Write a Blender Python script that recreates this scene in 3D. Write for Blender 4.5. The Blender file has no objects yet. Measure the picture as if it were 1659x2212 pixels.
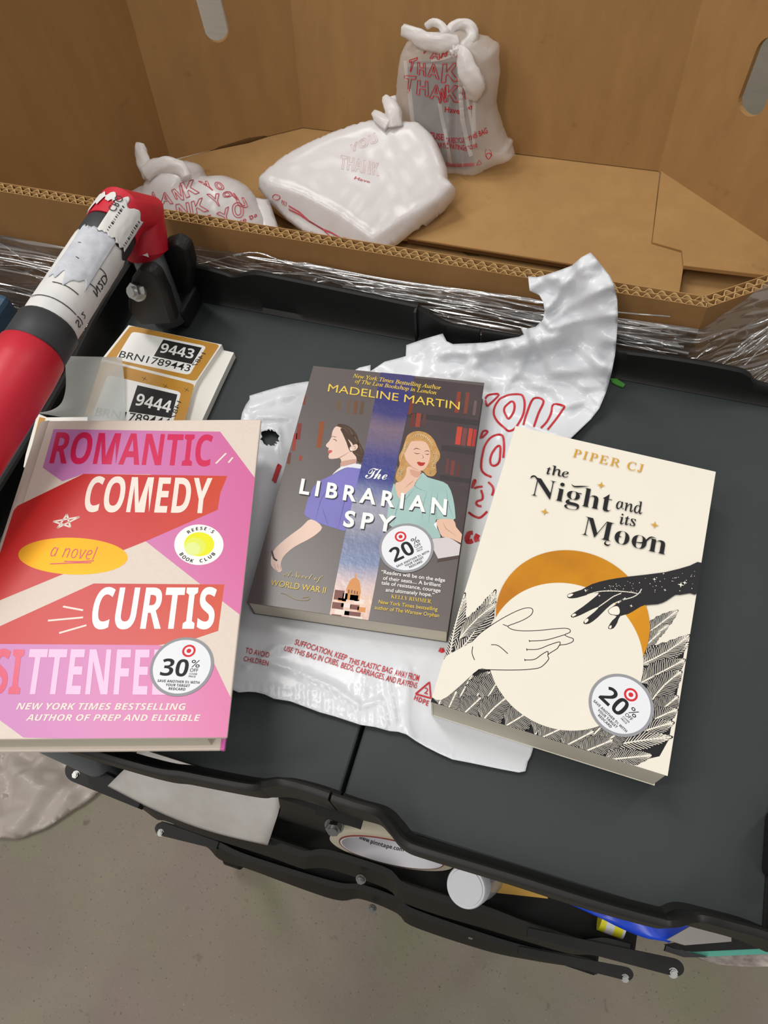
import bpy, bmesh, math, random
import numpy as np
from mathutils import Vector, Matrix, noise
from mathutils.bvhtree import BVHTree
from mathutils.geometry import delaunay_2d_cdt, tessellate_polygon

random.seed(7)
SC = bpy.context.scene
COL = SC.collection
SC.view_settings.view_transform = 'Standard'
SC.view_settings.look = 'None'
SC.view_settings.gamma = 1.0
SC.view_settings.use_curve_mapping = False
SC.view_settings.exposure = -0.2

# ---------------------------------------------------------------- camera
# world frame: cart deck is z = 0, x runs along the cart, y away from the viewer
W_PX, H_PX, F_PX = 1659, 2212, 1672.65
PITCH, ROLL, YAW, CAM_H = math.radians(60.906), math.radians(-7.924), math.radians(23.72), 0.4986
FLOOR_Z = -0.82


def cam_axes():
    f = np.array([0, math.cos(PITCH), -math.sin(PITCH)])
    r = np.array([1.0, 0, 0])
    u = np.array([0, math.sin(PITCH), math.cos(PITCH)])
    c, s = math.cos(ROLL), math.sin(ROLL)
    r, u = c * r + s * u, -s * r + c * u
    c, s = math.cos(YAW), math.sin(YAW)
    Z = np.array([[c, -s, 0], [s, c, 0], [0, 0, 1]])
    return Z @ r, Z @ u, Z @ f


CR, CU, CF = cam_axes()
CAM = np.array([0, 0, CAM_H])
cam_data = bpy.data.cameras.new('camera')
cam_data.sensor_fit = 'VERTICAL'
cam_data.sensor_height = 36.0
cam_data.lens = F_PX / H_PX * 36.0
cam_data.clip_start = 0.01
cam = bpy.data.objects.new('camera', cam_data)
COL.objects.link(cam)
cam.matrix_world = Matrix(((CR[0], CU[0], -CF[0], 0), (CR[1], CU[1], -CF[1], 0), (CR[2], CU[2], -CF[2], CAM_H), (0, 0, 0, 1)))
SC.camera = cam

# ---------------------------------------------------------------- light
world = bpy.data.worlds.new('warehouse_ambient')
SC.world = world
world.use_nodes = True
bg = world.node_tree.nodes['Background']
bg.inputs[0].default_value = (1.0, 0.97, 0.93, 1)
bg.inputs[1].default_value = 0.42


def area_light(name, loc, target, size, power, color=(1, 0.97, 0.93), size_y=None):
    d = bpy.data.lights.new(name, 'AREA')
    d.shape = 'RECTANGLE'
    d.size = size
    d.size_y = size_y or size
    d.energy = power
    d.color = color
    o = bpy.data.objects.new(name, d)
    COL.objects.link(o)
    o.location = loc
    o.rotation_euler = (Vector(target) - Vector(loc)).to_track_quat('-Z', 'Y').to_euler()
    return o


area_light('ceiling_fixture_main', (-1.3, 1.1, 3.0), (0, 0.3, 0), 0.45, 48, size_y=1.6)
area_light('ceiling_fixture_side', (-2.2, -0.7, 3.1), (-0.2, 0.8, 0), 0.45, 46, size_y=1.6)
area_light('ceiling_fixture_far', (1.6, 2.4, 3.4), (0, 0.5, 0), 0.35, 28, size_y=1.6)
area_light('added_light_row', (-0.7, -2.3, 3.0), (-0.3, 0.8, -0.2), 0.4, 56, size_y=1.8)  # front fill light, added to brighten faces turned to the viewer
area_light('added_light_row', (0.9, -0.6, 3.3), (0, 0.6, 0), 0.3, 14, size_y=1.8)  # strip light added for highlights on the stretch film


# ---------------------------------------------------------------- survey helpers
def ray(px, py):
    d = CF * F_PX + CR * (px - W_PX / 2) - CU * (py - H_PX / 2)
    return d / np.linalg.norm(d)


def A(px, py, z):
    """where the sight line through a point of the photo meets the level z"""
    d = ray(px, py)
    return CAM + d * ((z - CAM_H) / d[2])


def V(px, py, y):
    d = ray(px, py)
    return CAM + d * (y / d[1])


def VX(px, py, x):
    d = ray(px, py)
    return CAM + d * (x / d[0])


def project(p):
    d = np.asarray(p, float) - CAM
    z = d @ CF
    return W_PX / 2 + F_PX * (d @ CR) / z, H_PX / 2 - F_PX * (d @ CU) / z


class Frame:
    """a plane with an origin and two unit axes; n is its normal"""
    def __init__(s, o, ex, ey):
        s.o = np.asarray(o, float)
        s.x = np.asarray(ex, float) / np.linalg.norm(ex)
        n = np.cross(s.x, ey)
        s.n = n / np.linalg.norm(n)
        s.y = np.cross(s.n, s.x)

    def loc(s, px, py, h=0.0):
        d = ray(px, py)
        o = s.o + s.n * h
        t = ((o - CAM) @ s.n) / (d @ s.n)
        q = CAM + d * t - o
        return np.array([q @ s.x, q @ s.y])

    def world(s, a, b, c=0.0):
        return s.o + s.x * a + s.y * b + s.n * c

    def matrix(s):
        return Matrix(((s.x[0], s.y[0], s.n[0], s.o[0]), (s.x[1], s.y[1], s.n[1], s.o[1]), (s.x[2], s.y[2], s.n[2], s.o[2]), (0, 0, 0, 1)))


def zoom(s, ox, oy):
    return lambda pts: [(x / s + ox, y / s + oy) for x, y in pts]


# ---------------------------------------------------------------- objects
def tag(o, label=None, cat=None, group=None, kind=None):
    if label: o['label'] = label
    if cat: o['category'] = cat
    if group: o['group'] = group
    if kind: o['kind'] = kind
    return o


def empty(name, loc=(0, 0, 0)):
    o = bpy.data.objects.new(name, None)
    o.empty_display_size = 0.02
    o.location = loc
    COL.objects.link(o)
    WORLD[o.name] = Matrix.Translation(Vector(loc))
    return o


WORLD = {}


def place(o, parent, matrix=None):
    if matrix is not None: o.matrix_world = matrix
    WORLD[o.name] = matrix.copy() if matrix is not None else Matrix.Identity(4)
    if parent is not None:
        o.parent = parent
        o.matrix_parent_inverse = WORLD[parent.name].inverted()
    return o


def mesh_obj(name, verts, faces, mats, parent=None, fm=None, smooth=False, matrix=None):
    me = bpy.data.meshes.new(name)
    me.from_pydata([tuple(map(float, v)) for v in verts], [], [tuple(int(i) for i in f) for f in faces])
    if not isinstance(mats, (list, tuple)): mats = [mats]
    for m in mats: me.materials.append(m)
    if fm is not None: me.polygons.foreach_set('material_index', [int(i) for i in fm])
    if smooth: me.polygons.foreach_set('use_smooth', [True] * len(me.polygons))
    me.update()
    o = bpy.data.objects.new(name, me)
    COL.objects.link(o)
    return place(o, parent, matrix)


def bm_obj(name, bm, mats, parent=None, smooth=False, matrix=None):
    bmesh.ops.recalc_face_normals(bm, faces=bm.faces)
    me = bpy.data.meshes.new(name)
    bm.to_mesh(me)
    bm.free()
    if not isinstance(mats, (list, tuple)): mats = [mats]
    for m in mats: me.materials.append(m)
    if smooth: me.polygons.foreach_set('use_smooth', [True] * len(me.polygons))
    o = bpy.data.objects.new(name, me)
    COL.objects.link(o)
    return place(o, parent, matrix)


def bevel(o, w, seg=2, angle=40):
    m = o.modifiers.new('edge', 'BEVEL')
    m.width = w
    m.segments = seg
    m.limit_method = 'ANGLE'
    m.angle_limit = math.radians(angle)
    return o


def bm_box(bm, c, s, M=None):
    r = bmesh.ops.create_cube(bm, size=1.0)
    for v in r['verts']:
        p = Vector((v.co.x * s[0], v.co.y * s[1], v.co.z * s[2])) + Vector(c)
        v.co = M @ p if M is not None else p
    return r['verts']


def bm_tube(bm, pts, radii, n=20, caps=True, flat=None, nz=0.0, seed=0):
    """a tube through pts; flat=(axis, factor) squashes it"""
    pts = [Vector(p) for p in pts]
    rings = []
    up = Vector((0, 0, 1))
    ref = None
    for i, p in enumerate(pts):
        t = (pts[min(i + 1, len(pts) - 1)] - pts[max(i - 1, 0)]).normalized()
        if ref is None:
            ref = t.cross(up if abs(t.z) < 0.9 else Vector((1, 0, 0))).normalized()
        ref = (ref - t * ref.dot(t)).normalized()
        b = t.cross(ref)
        r = radii[i] if hasattr(radii, '__len__') else radii
        ring = []
        for k in range(n):
            a = 2 * math.pi * k / n
            d = ref * math.cos(a) + b * math.sin(a)
            rr = r
            q = p + d * rr
            if nz: q = p + d * rr * (1 + nz * (noise.noise(q * 90 + Vector((seed, 0, 0))) + 0.6 * math.sin(5 * a + 2 * seed + 0.6 * i)))
            if flat: q = p + (q - p) - Vector(flat[0]) * ((q - p).dot(Vector(flat[0])) * (1 - flat[1]))
            ring.append(bm.verts.new(q))
        rings.append(ring)
    for a, b in zip(rings, rings[1:]):
        for k in range(n):
            bm.faces.new((a[k], a[(k + 1) % n], b[(k + 1) % n], b[k]))
    if caps:
        bm.faces.new(rings[0][::-1])
        bm.faces.new(rings[-1])


def bm_prism(bm, poly, vec):
    """extrude a closed 3-D polygon along vec"""
    vec = Vector(vec)
    a = [bm.verts.new(Vector(p)) for p in poly]
    b = [bm.verts.new(Vector(p) + vec) for p in poly]
    n = len(a)
    tris = tessellate_polygon([[Vector(p) for p in poly]])
    for t in tris:
        try:
            bm.faces.new([a[i] for i in t]); bm.faces.new([b[i] for i in reversed(t)])
        except ValueError: pass
    for i in range(n):
        bm.faces.new((a[i], a[(i + 1) % n], b[(i + 1) % n], b[i]))


def bm_bolt(bm, p, axis, r=0.006, l=0.006, dome=True):
    p, axis = Vector(p), Vector(axis).normalized()
    M = axis.to_track_quat('Z', 'Y').to_matrix()
    def prism(n, rr, z0, z1):
        lo = [bm.verts.new(p + M @ Vector((rr * math.cos(2 * math.pi * k / n), rr * math.sin(2 * math.pi * k / n), z0))) for k in range(n)]
        hi = [bm.verts.new(p + M @ Vector((rr * math.cos(2 * math.pi * k / n), rr * math.sin(2 * math.pi * k / n), z1))) for k in range(n)]
        bm.faces.new(hi); bm.faces.new(lo[::-1])
        for k in range(n): bm.faces.new((lo[k], lo[(k + 1) % n], hi[(k + 1) % n], hi[k]))
    prism(20, r * 1.25, 0, l * 0.25)
    prism(6, r, l * 0.25, l * 0.85)
    if dome: prism(16, r * 0.62, l * 0.85, l * 1.15)


# ---------------------------------------------------------------- materials
def lin(c):
    c = c / 255.0
    return c / 12.92 if c <= 0.04045 else ((c + 0.055) / 1.055) ** 2.4


def rgb(r, g, b, k=1.0):
    return (min(lin(r) * k, 0.95), min(lin(g) * k, 0.95), min(lin(b) * k, 0.95), 1)


MATS = {}


def mat(name, col, rough=0.5, metal=0.0, spec=0.5, var=0.0, var_scale=60, bump=0.0, bump_scale=200, bump_dist=0.001, stretch=(1, 1, 1), coat=0.0, var_col=None, k=0.9):
    if name in MATS: return MATS[name]
    m = bpy.data.materials.new(name)
    MATS[name] = m
    m.use_nodes = True
    nt = m.node_tree
    b = nt.nodes['Principled BSDF']
    c = rgb(*col, k=k)
    b.inputs['Base Color'].default_value = c
    b.inputs['Roughness'].default_value = rough
    b.inputs['Metallic'].default_value = metal
    b.inputs['Specular IOR Level'].default_value = spec
    b.inputs['Coat Weight'].default_value = coat
    tc = mp = None
    if var or bump or var_col:
        tc = nt.nodes.new('ShaderNodeTexCoord')
        mp = nt.nodes.new('ShaderNodeMapping')
        mp.inputs['Scale'].default_value = stretch
        nt.links.new(tc.outputs['Object'], mp.inputs['Vector'])
    if var or var_col:
        n = nt.nodes.new('ShaderNodeTexNoise')
        n.inputs['Scale'].default_value = var_scale
        n.inputs['Detail'].default_value = 6
        n.inputs['Roughness'].default_value = 0.65
        nt.links.new(mp.outputs['Vector'], n.inputs['Vector'])
        rmp = nt.nodes.new('ShaderNodeValToRGB')
        rmp.color_ramp.elements[0].position = 0.3
        rmp.color_ramp.elements[1].position = 0.7
        c2 = rgb(*var_col, k=k) if var_col else tuple(x * (1 + var) for x in c[:3]) + (1,)
        c1 = c if var_col else tuple(x * (1 - var) for x in c[:3]) + (1,)
        rmp.color_ramp.elements[0].color = c1
        rmp.color_ramp.elements[1].color = c2
        nt.links.new(n.outputs['Fac'], rmp.inputs['Fac'])
        nt.links.new(rmp.outputs['Color'], b.inputs['Base Color'])
    if bump:
        n = nt.nodes.new('ShaderNodeTexNoise')
        n.inputs['Scale'].default_value = bump_scale
        n.inputs['Detail'].default_value = 5
        nt.links.new(mp.outputs['Vector'], n.inputs['Vector'])
        bp = nt.nodes.new('ShaderNodeBump')
        bp.inputs['Strength'].default_value = bump
        bp.inputs['Distance'].default_value = bump_dist
        nt.links.new(n.outputs['Fac'], bp.inputs['Height'])
        nt.links.new(bp.outputs['Normal'], b.inputs['Normal'])
    return m


def film_mat(name, col, transp=0.15, transl=0.3, rough=0.3, crinkle=0.6, scale=45, dist=0.004, stretch=(1, 1, 1), spec=0.5):
    """thin plastic: diffuse-gloss mixed with translucency and see-through"""
    m = bpy.data.materials.new(name)
    m.use_nodes = True
    nt = m.node_tree
    b = nt.nodes['Principled BSDF']
    out = nt.nodes['Material Output']
    b.inputs['Base Color'].default_value = rgb(*col)
    b.inputs['Roughness'].default_value = rough
    b.inputs['Specular IOR Level'].default_value = spec
    tc = nt.nodes.new('ShaderNodeTexCoord')
    mp = nt.nodes.new('ShaderNodeMapping')
    mp.inputs['Scale'].default_value = stretch
    nt.links.new(tc.outputs['Object'], mp.inputs['Vector'])
    n = nt.nodes.new('ShaderNodeTexNoise')
    n.noise_type = 'RIDGED_MULTIFRACTAL'
    n.inputs['Scale'].default_value = scale
    n.inputs['Detail'].default_value = 3
    n.inputs['Distortion'].default_value = 0.6
    nt.links.new(mp.outputs['Vector'], n.inputs['Vector'])
    wn = nt.nodes.new('ShaderNodeTexNoise'); wn.inputs['Scale'].default_value = scale * 0.5; wn.inputs['Detail'].default_value = 2
    nt.links.new(mp.outputs['Vector'], wn.inputs['Vector'])
    wv = nt.nodes.new('ShaderNodeVectorMath'); wv.operation = 'MULTIPLY_ADD'; wv.inputs[1].default_value = (0.03, 0.03, 0.03)
    nt.links.new(wn.outputs['Color'], wv.inputs[0]); nt.links.new(mp.outputs['Vector'], wv.inputs[2])
    vo = nt.nodes.new('ShaderNodeTexVoronoi'); vo.feature = 'F1'; vo.inputs['Scale'].default_value = scale * 0.9
    nt.links.new(wv.outputs[0], vo.inputs['Vector'])
    ma = nt.nodes.new('ShaderNodeMath'); ma.operation = 'MULTIPLY_ADD'; ma.inputs[1].default_value = 0.16
    vm = nt.nodes.new('ShaderNodeMath'); vm.operation = 'MULTIPLY'; vm.inputs[1].default_value = 0.4
    nt.links.new(vo.outputs['Distance'], vm.inputs[0])
    nt.links.new(n.outputs['Fac'], ma.inputs[0]); nt.links.new(vm.outputs[0], ma.inputs[2])
    bp = nt.nodes.new('ShaderNodeBump')
    bp.inputs['Strength'].default_value = crinkle
    bp.inputs['Distance'].default_value = dist
    nt.links.new(ma.outputs[0], bp.inputs['Height'])
    nt.links.new(bp.outputs['Normal'], b.inputs['Normal'])
    tl = nt.nodes.new('ShaderNodeBsdfTranslucent')
    tl.inputs['Color'].default_value = rgb(*col)
    nt.links.new(bp.outputs['Normal'], tl.inputs['Normal'])
    tr = nt.nodes.new('ShaderNodeBsdfTransparent')
    m1 = nt.nodes.new('ShaderNodeMixShader')
    m1.inputs['Fac'].default_value = transl
    nt.links.new(b.outputs[0], m1.inputs[1]); nt.links.new(tl.outputs[0], m1.inputs[2])
    m2 = nt.nodes.new('ShaderNodeMixShader')
    m2.inputs['Fac'].default_value = transp
    nt.links.new(m1.outputs[0], m2.inputs[1]); nt.links.new(tr.outputs[0], m2.inputs[2])
    nt.links.new(m2.outputs[0], out.inputs['Surface'])
    return m


def wrap_mat(name, stretch, scale=12, gloss=0.22, milk=0.05, dist=0.02):
    """clear stretch film with pulled wrinkles"""
    m = bpy.data.materials.new(name)
    m.use_nodes = True
    nt = m.node_tree
    nt.nodes.remove(nt.nodes['Principled BSDF'])
    out = nt.nodes['Material Output']
    tc = nt.nodes.new('ShaderNodeTexCoord')
    mp = nt.nodes.new('ShaderNodeMapping')
    mp.inputs['Scale'].default_value = stretch
    nt.links.new(tc.outputs['Object'], mp.inputs['Vector'])
    n = nt.nodes.new('ShaderNodeTexNoise')
    n.noise_type = 'RIDGED_MULTIFRACTAL'
    n.inputs['Scale'].default_value = scale
    n.inputs['Detail'].default_value = 4
    n.inputs['Distortion'].default_value = 0.8
    nt.links.new(mp.outputs['Vector'], n.inputs['Vector'])
    bp = nt.nodes.new('ShaderNodeBump')
    bp.inputs['Strength'].default_value = 1.0
    bp.inputs['Distance'].default_value = dist
    nt.links.new(n.outputs['Fac'], bp.inputs['Height'])
    g = nt.nodes.new('ShaderNodeBsdfGlossy')
    g.inputs['Roughness'].default_value = 0.12
    nt.links.new(bp.outputs['Normal'], g.inputs['Normal'])
    d = nt.nodes.new('ShaderNodeBsdfDiffuse')
    d.inputs['Color'].default_value = (0.8, 0.8, 0.8, 1)
    nt.links.new(bp.outputs['Normal'], d.inputs['Normal'])
    t = nt.nodes.new('ShaderNodeBsdfTransparent')
    a = nt.nodes.new('ShaderNodeMixShader'); a.inputs['Fac'].default_value = gloss
    nt.links.new(t.outputs[0], a.inputs[1]); nt.links.new(g.outputs[0], a.inputs[2])
    b = nt.nodes.new('ShaderNodeMixShader'); b.inputs['Fac'].default_value = milk
    nt.links.new(a.outputs[0], b.inputs[1]); nt.links.new(d.outputs[0], b.inputs[2])
    nt.links.new(b.outputs[0], out.inputs['Surface'])
    return m


# ---------------------------------------------------------------- lettering
STYLES = {'serifb': (0x1D400, 0x1D41A, 0x1D7CE), 'serifi': (0x1D434, 0x1D44E, None), 'script': (0x1D4D0, 0x1D4EA, None),
          'sansb': (0x1D5D4, 0x1D5EE, 0x1D7EC), 'sansbi': (0x1D63C, 0x1D656, 0x1D7EC), 'sansi': (0x1D608, 0x1D622, None)}


def styled(body, style):
    if style not in STYLES: return body
    U, L, D = STYLES[style]
    s = ''
    for c in body:
        if 'A' <= c <= 'Z': s += chr(U + ord(c) - 65)
        elif 'a' <= c <= 'z': s += '\u210e' if style == 'serifi' and c == 'h' else chr(L + ord(c) - 97)
        elif c.isdigit() and D: s += chr(D + ord(c) - 48)
        else: s += c
    return s


_glyphs = {}


def glyph_mesh(body, style='sans', off=0.0, space=1.0, outline=False):
    """flat letter shapes: (verts Nx2, faces or outline edges)"""
    key = (body, style, off, space, outline)
    if key in _glyphs: return _glyphs[key]
    c = bpy.data.curves.new('letters', 'FONT')
    c.body = styled(body, style)
    c.offset = off
    c.space_character = space
    c.resolution_u = 5
    c.fill_mode = 'NONE' if outline else 'FRONT'
    o = bpy.data.objects.new('letters', c)
    me = o.to_mesh()
    v = np.array([(p.co.x, p.co.y) for p in me.vertices]) if len(me.vertices) else np.zeros((0, 2))
    f = [tuple(e.vertices) for e in me.edges] if outline else [tuple(p.vertices) for p in me.polygons]
    o.to_mesh_clear()
    bpy.data.objects.remove(o)
    bpy.data.curves.remove(c)
    _glyphs[key] = (v, f)
    return v, f


def cap_height(style):
    v, _ = glyph_mesh('E' if style != 'script' else 'T', style)
    return v[:, 1].max()


def clip_poly(p, w, h):
    for ax, lim, sg in ((0, 0, 1), (0, w, -1), (1, 0, 1), (1, h, -1)):
        q = []
        for i in range(len(p)):
            a, b = p[i - 1], p[i]
            ia, ib = sg * (a[ax] - lim) >= 0, sg * (b[ax] - lim) >= 0
            if ia != ib:
                t = (lim - a[ax]) / (b[ax] - a[ax])
                q.append(a + (b - a) * t)
            if ib: q.append(b)
        p = q
        if len(p) < 3: return []
    return p


class Art:
    """printed shapes on a flat face, thin layers over one another"""
    def __init__(s, frame, h, size=None, base=0.00004, step=0.000008):
        s.fr, s.h, s.size, s.z, s.step = frame, h, size, base, step
        s.v, s.f, s.m, s.mats = [], [], [], []

    def mi(s, m):
        if m not in s.mats: s.mats.append(m)
        return s.mats.index(m)

    def L(s, pts):
        return [s.fr.loc(x, y, s.h) for x, y in pts]

    def up(s):
        s.z += s.step

    def local(s, pts, m, clip=True):
        pts = [np.asarray(p, float) for p in pts]
        if clip and s.size is not None: pts = clip_poly(pts, *s.size)
        if len(pts) < 3: return
        k = len(s.v)
        s.v += [(p[0], p[1], s.h + s.z) for p in pts]
        if len(pts) <= 4 and not clip:
            s.f.append(tuple(range(k, k + len(pts)))); s.m.append(s.mi(m))
            return
        for t in tessellate_polygon([[Vector((p[0], p[1], 0)) for p in pts]]):
            a, b, c = (pts[i] for i in t)
            if (b[0] - a[0]) * (c[1] - a[1]) - (b[1] - a[1]) * (c[0] - a[0]) < 0: t = (t[0], t[2], t[1])
            s.f.append(tuple(k + i for i in t)); s.m.append(s.mi(m))

    def poly(s, px, m, smooth=0, up=True):
        P = s.L(px)
        if smooth: P = catmull(P, smooth, True)
        s.local(P, m)
        if up: s.up()

    def ring_local(s, c, r, m, r2=None, n=64, up=True):
        r2 = r if r2 is None else r2
        s.local([(c[0] + r * math.cos(2 * math.pi * i / n), c[1] + r2 * math.sin(2 * math.pi * i / n)) for i in range(n)], m)
        if up: s.up()

    def line(s, px, w, m, smooth=0, taper=False, up=True, local=False):
        P = [np.asarray(p, float) for p in px] if local else s.L(px)
        if smooth: P = catmull(P, smooth, False)
        n = len(P)
        for i in range(n - 1):
            a, b = P[i], P[i + 1]
            d = b - a
            l = np.hypot(*d)
            if l < 1e-9: continue
            nn = np.array([-d[1], d[0]]) / l / 2
            wa = w * (math.sin(math.pi * min(max((i) / (n - 1), 0.06), 0.94)) if taper else 1)
            wb = w * (math.sin(math.pi * min(max((i + 1) / (n - 1), 0.06), 0.94)) if taper else 1)
            e = d / l * w * 0.12
            q = [a - nn * wa - e, b - nn * wb + e, b + nn * wb + e, a + nn * wa - e]
            s.local(q, m)
        if up: s.up()

    def text(s, body, style, p0, p1, pt, m, off=0.0, space=1.0, local=False, up=True, cap=None):
        """baseline from p0 to p1, pt is the top of a capital above p0"""
        v, f = glyph_mesh(body, style, off, space)
        if len(v) == 0: return
        a, b, t = [np.asarray(q, float) for q in ((p0, p1, pt) if local else s.L((p0, p1, pt)))]
        x0, x1 = v[:, 0].min(), v[:, 0].max()
        ch = cap or cap_height(style)
        k = len(s.v)
        s.v += [tuple(a + (b - a) * ((x - x0) / (x1 - x0)) + (t - a) * (y / ch)) + (s.h + s.z,) for x, y in v]
        mi = s.mi(m)
        for q in f: s.f.append(tuple(k + i for i in q)); s.m.append(mi)
        if up: s.up()

    def arc_text(s, body, style, c, r, a0, a1, size, m, inside=True):
        """letters on a circle round c from angle a0 to a1 (degrees)"""
        n = len(body)
        ch = cap_height(style)
        for i, cc in enumerate(body):
            if cc == ' ': continue
            an = math.radians(a0 + (a1 - a0) * (i / max(n - 1, 1)))
            d = np.array([math.cos(an), math.sin(an)])
            tx = np.array([d[1], -d[0]]) if inside else np.array([-d[1], d[0]])
            ty = d if inside else -d
            v, f = glyph_mesh(cc, style)
            xm = (v[:, 0].min() + v[:, 0].max()) / 2
            o = np.asarray(c) + d * r
            k = len(s.v)
            s.v += [tuple(o + tx * ((x - xm) / ch * size) + ty * (y / ch * size)) + (s.h + s.z,) for x, y in v]
            for q in f: s.f.append(tuple(k + j for j in q)); s.m.append(s.mi(m))
        s.up()

    def build(s, name, parent):
        return mesh_obj(name, s.v, s.f, s.mats, parent, s.m, matrix=s.fr.matrix())


def catmull(P, n, closed):
    P = [np.asarray(p, float) for p in P]
    out = []
    N = len(P)
    rng = range(N if closed else N - 1)
    for i in rng:
        if closed: a, b, c, d = P[i - 1], P[i], P[(i + 1) % N], P[(i + 2) % N]
        else: a, b, c, d = P[max(i - 1, 0)], P[i], P[i + 1], P[min(i + 2, N - 1)]
        for k in range(n):
            t = k / n
            out.append(0.5 * (2 * b + (c - a) * t + (2 * a - 5 * b + 4 * c - d) * t * t + (3 * b - 3 * c + d - a) * t ** 3))
    if not closed: out.append(P[-1])
    return out


# ---------------------------------------------------------------- plastic bags
def cdt_fill(poly, step, jitter=0.25, seed=1):
    """triangulate the inside of a 2-D outline with an even scatter of points"""
    poly = [np.asarray(p, float) for p in poly]
    dense = []
    for i in range(len(poly)):
        a, b = poly[i], poly[(i + 1) % len(poly)]
        n = max(1, int(np.linalg.norm(b - a) / step))
        dense += [a + (b - a) * k / n for k in range(n)]
    D = np.array(dense)
    lo, hi = D.min(0), D.max(0)
    rnd = random.Random(seed)
    pts = []
    ys = np.arange(lo[1], hi[1], step * 0.87)
    for j, y in enumerate(ys):
        for x in np.arange(lo[0] + (j % 2) * step / 2, hi[0], step):
            pts.append((x + rnd.uniform(-jitter, jitter) * step, y + rnd.uniform(-jitter, jitter) * step))
    pts = np.array(pts)
    A_, B_ = D, np.roll(D, -1, 0)
    def dist(q):
        ab = B_ - A_
        t = np.clip(((q - A_) * ab).sum(1) / np.maximum((ab * ab).sum(1), 1e-12), 0, 1)
        return np.sqrt((((A_ + ab * t[:, None]) - q) ** 2).sum(1).min())
    def inside(q):
        y0, y1 = A_[:, 1], B_[:, 1]
        c = (y0 > q[1]) != (y1 > q[1])
        xs = A_[:, 0] + (q[1] - y0) / np.where(y1 == y0, 1e-12, y1 - y0) * (B_[:, 0] - A_[:, 0])
        return (c & (q[0] < xs)).sum() % 2 == 1
    keep, dd = [], []
    for q in pts:
        if inside(q):
            d = dist(q)
            if d > step * 0.45: keep.append(q)
    allp = list(D) + keep
    v, e, f, *_ = delaunay_2d_cdt([Vector(p) for p in allp], [], [list(range(len(D)))], 1, 1e-7)
    v = np.array([tuple(p) for p in v])
    d = np.array([dist(q) for q in v])
    d[d < 1e-6] = 0
    return v, f, d


def ridged(p, s, seed=0.0, oct=3):
    return noise.ridged_multi_fractal(Vector((p[0] * s + seed, p[1] * s - seed, p[2] * s + 2 * seed)), 0.9, 2.1, oct, 1.0, 2.0) - 1.0


_cr = random.Random(21)
CREASE = [(np.array([math.cos(a), math.sin(a), 0.6 * _cr.uniform(-1, 1)]), f, _cr.uniform(0, 9), w) for a, f, w in ((0.4, 9, 1), (1.3, 13, .8), (2.2, 11, .9), (2.8, 19, .5), (0.9, 23, .4), (1.9, 29, .3))]


def crease(p, s=1.0, seed=0.0):
    """sharp-edged folds of thin film, roughly -1..1"""
    p = np.asarray(p, float)
    wv = noise.noise_vector(Vector(p * 7 * s + seed)) * 0.035 / s
    q = p + np.array(wv)
    h = 0.0
    for i, (d, f, ph, w) in enumerate(CREASE):
        t = (q @ d) * f * s + ph + seed
        tri = abs((t % 1.0) - 0.5) * 2
        m = noise.noise(Vector(p * 5 * s + np.array([i * 3.7 + seed, 0, 0])))
        h += w * (tri - 0.5) * min(1, max(0, m * 1.6 + 0.5))
    return h


def inflate(name, px, fr, front, back, D, p, step, amp, ns, m, parent=None, seed=1, zmin=None, shape=None, smooth_px=0):
    """a filled bag: the outline swells to `front` and `back` of its plane"""
    out = [fr.loc(x, y) for x, y in px]
    if smooth_px: out = catmull(out, smooth_px, True)
    v, f, d = cdt_fill(out, step, seed=seed)
    n = len(v)
    F, B = [], []
    for (a, b), dd in zip(v, d):
        u = min(dd / D, 1.0)
        k = (1 - (1 - u) ** p) ** (1 / p)
        q = fr.world(a, b)
        w = amp * crease(q, ns, seed) * min(1, dd / 0.012)
        s = shape(a, b, dd) if shape else 1.0
        F.append(fr.world(a, b, front * k * s + w))
        B.append(fr.world(a, b, -back * k - abs(w) * 0.4))
    idx = {}
    verts = list(F)
    for i in range(n):
        if d[i] == 0: idx[i] = i
        else:
            idx[i] = len(verts); verts.append(B[i])
    if zmin is not None:
        verts = [np.array([q[0], q[1], max(q[2], zmin + 0.0004 * (i % 3))]) for i, q in enumerate(verts)]
    faces = []
    for t in f:
        t = list(t)
        a, b, c = (v[i] for i in t[:3])
        if (b[0] - a[0]) * (c[1] - a[1]) - (b[1] - a[1]) * (c[0] - a[0]) < 0: t = t[::-1]
        faces.append(t)
        bt = [idx[i] for i in reversed(t)]
        if any(idx[i] != i for i in t): faces.append(bt)
    o = mesh_obj(name, verts, faces, m, parent, smooth=True)
    bvh = BVHTree.FromPolygons([tuple(map(float, q)) for q in verts], [tuple(f_) for f_ in faces])
    return o, bvh


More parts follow.
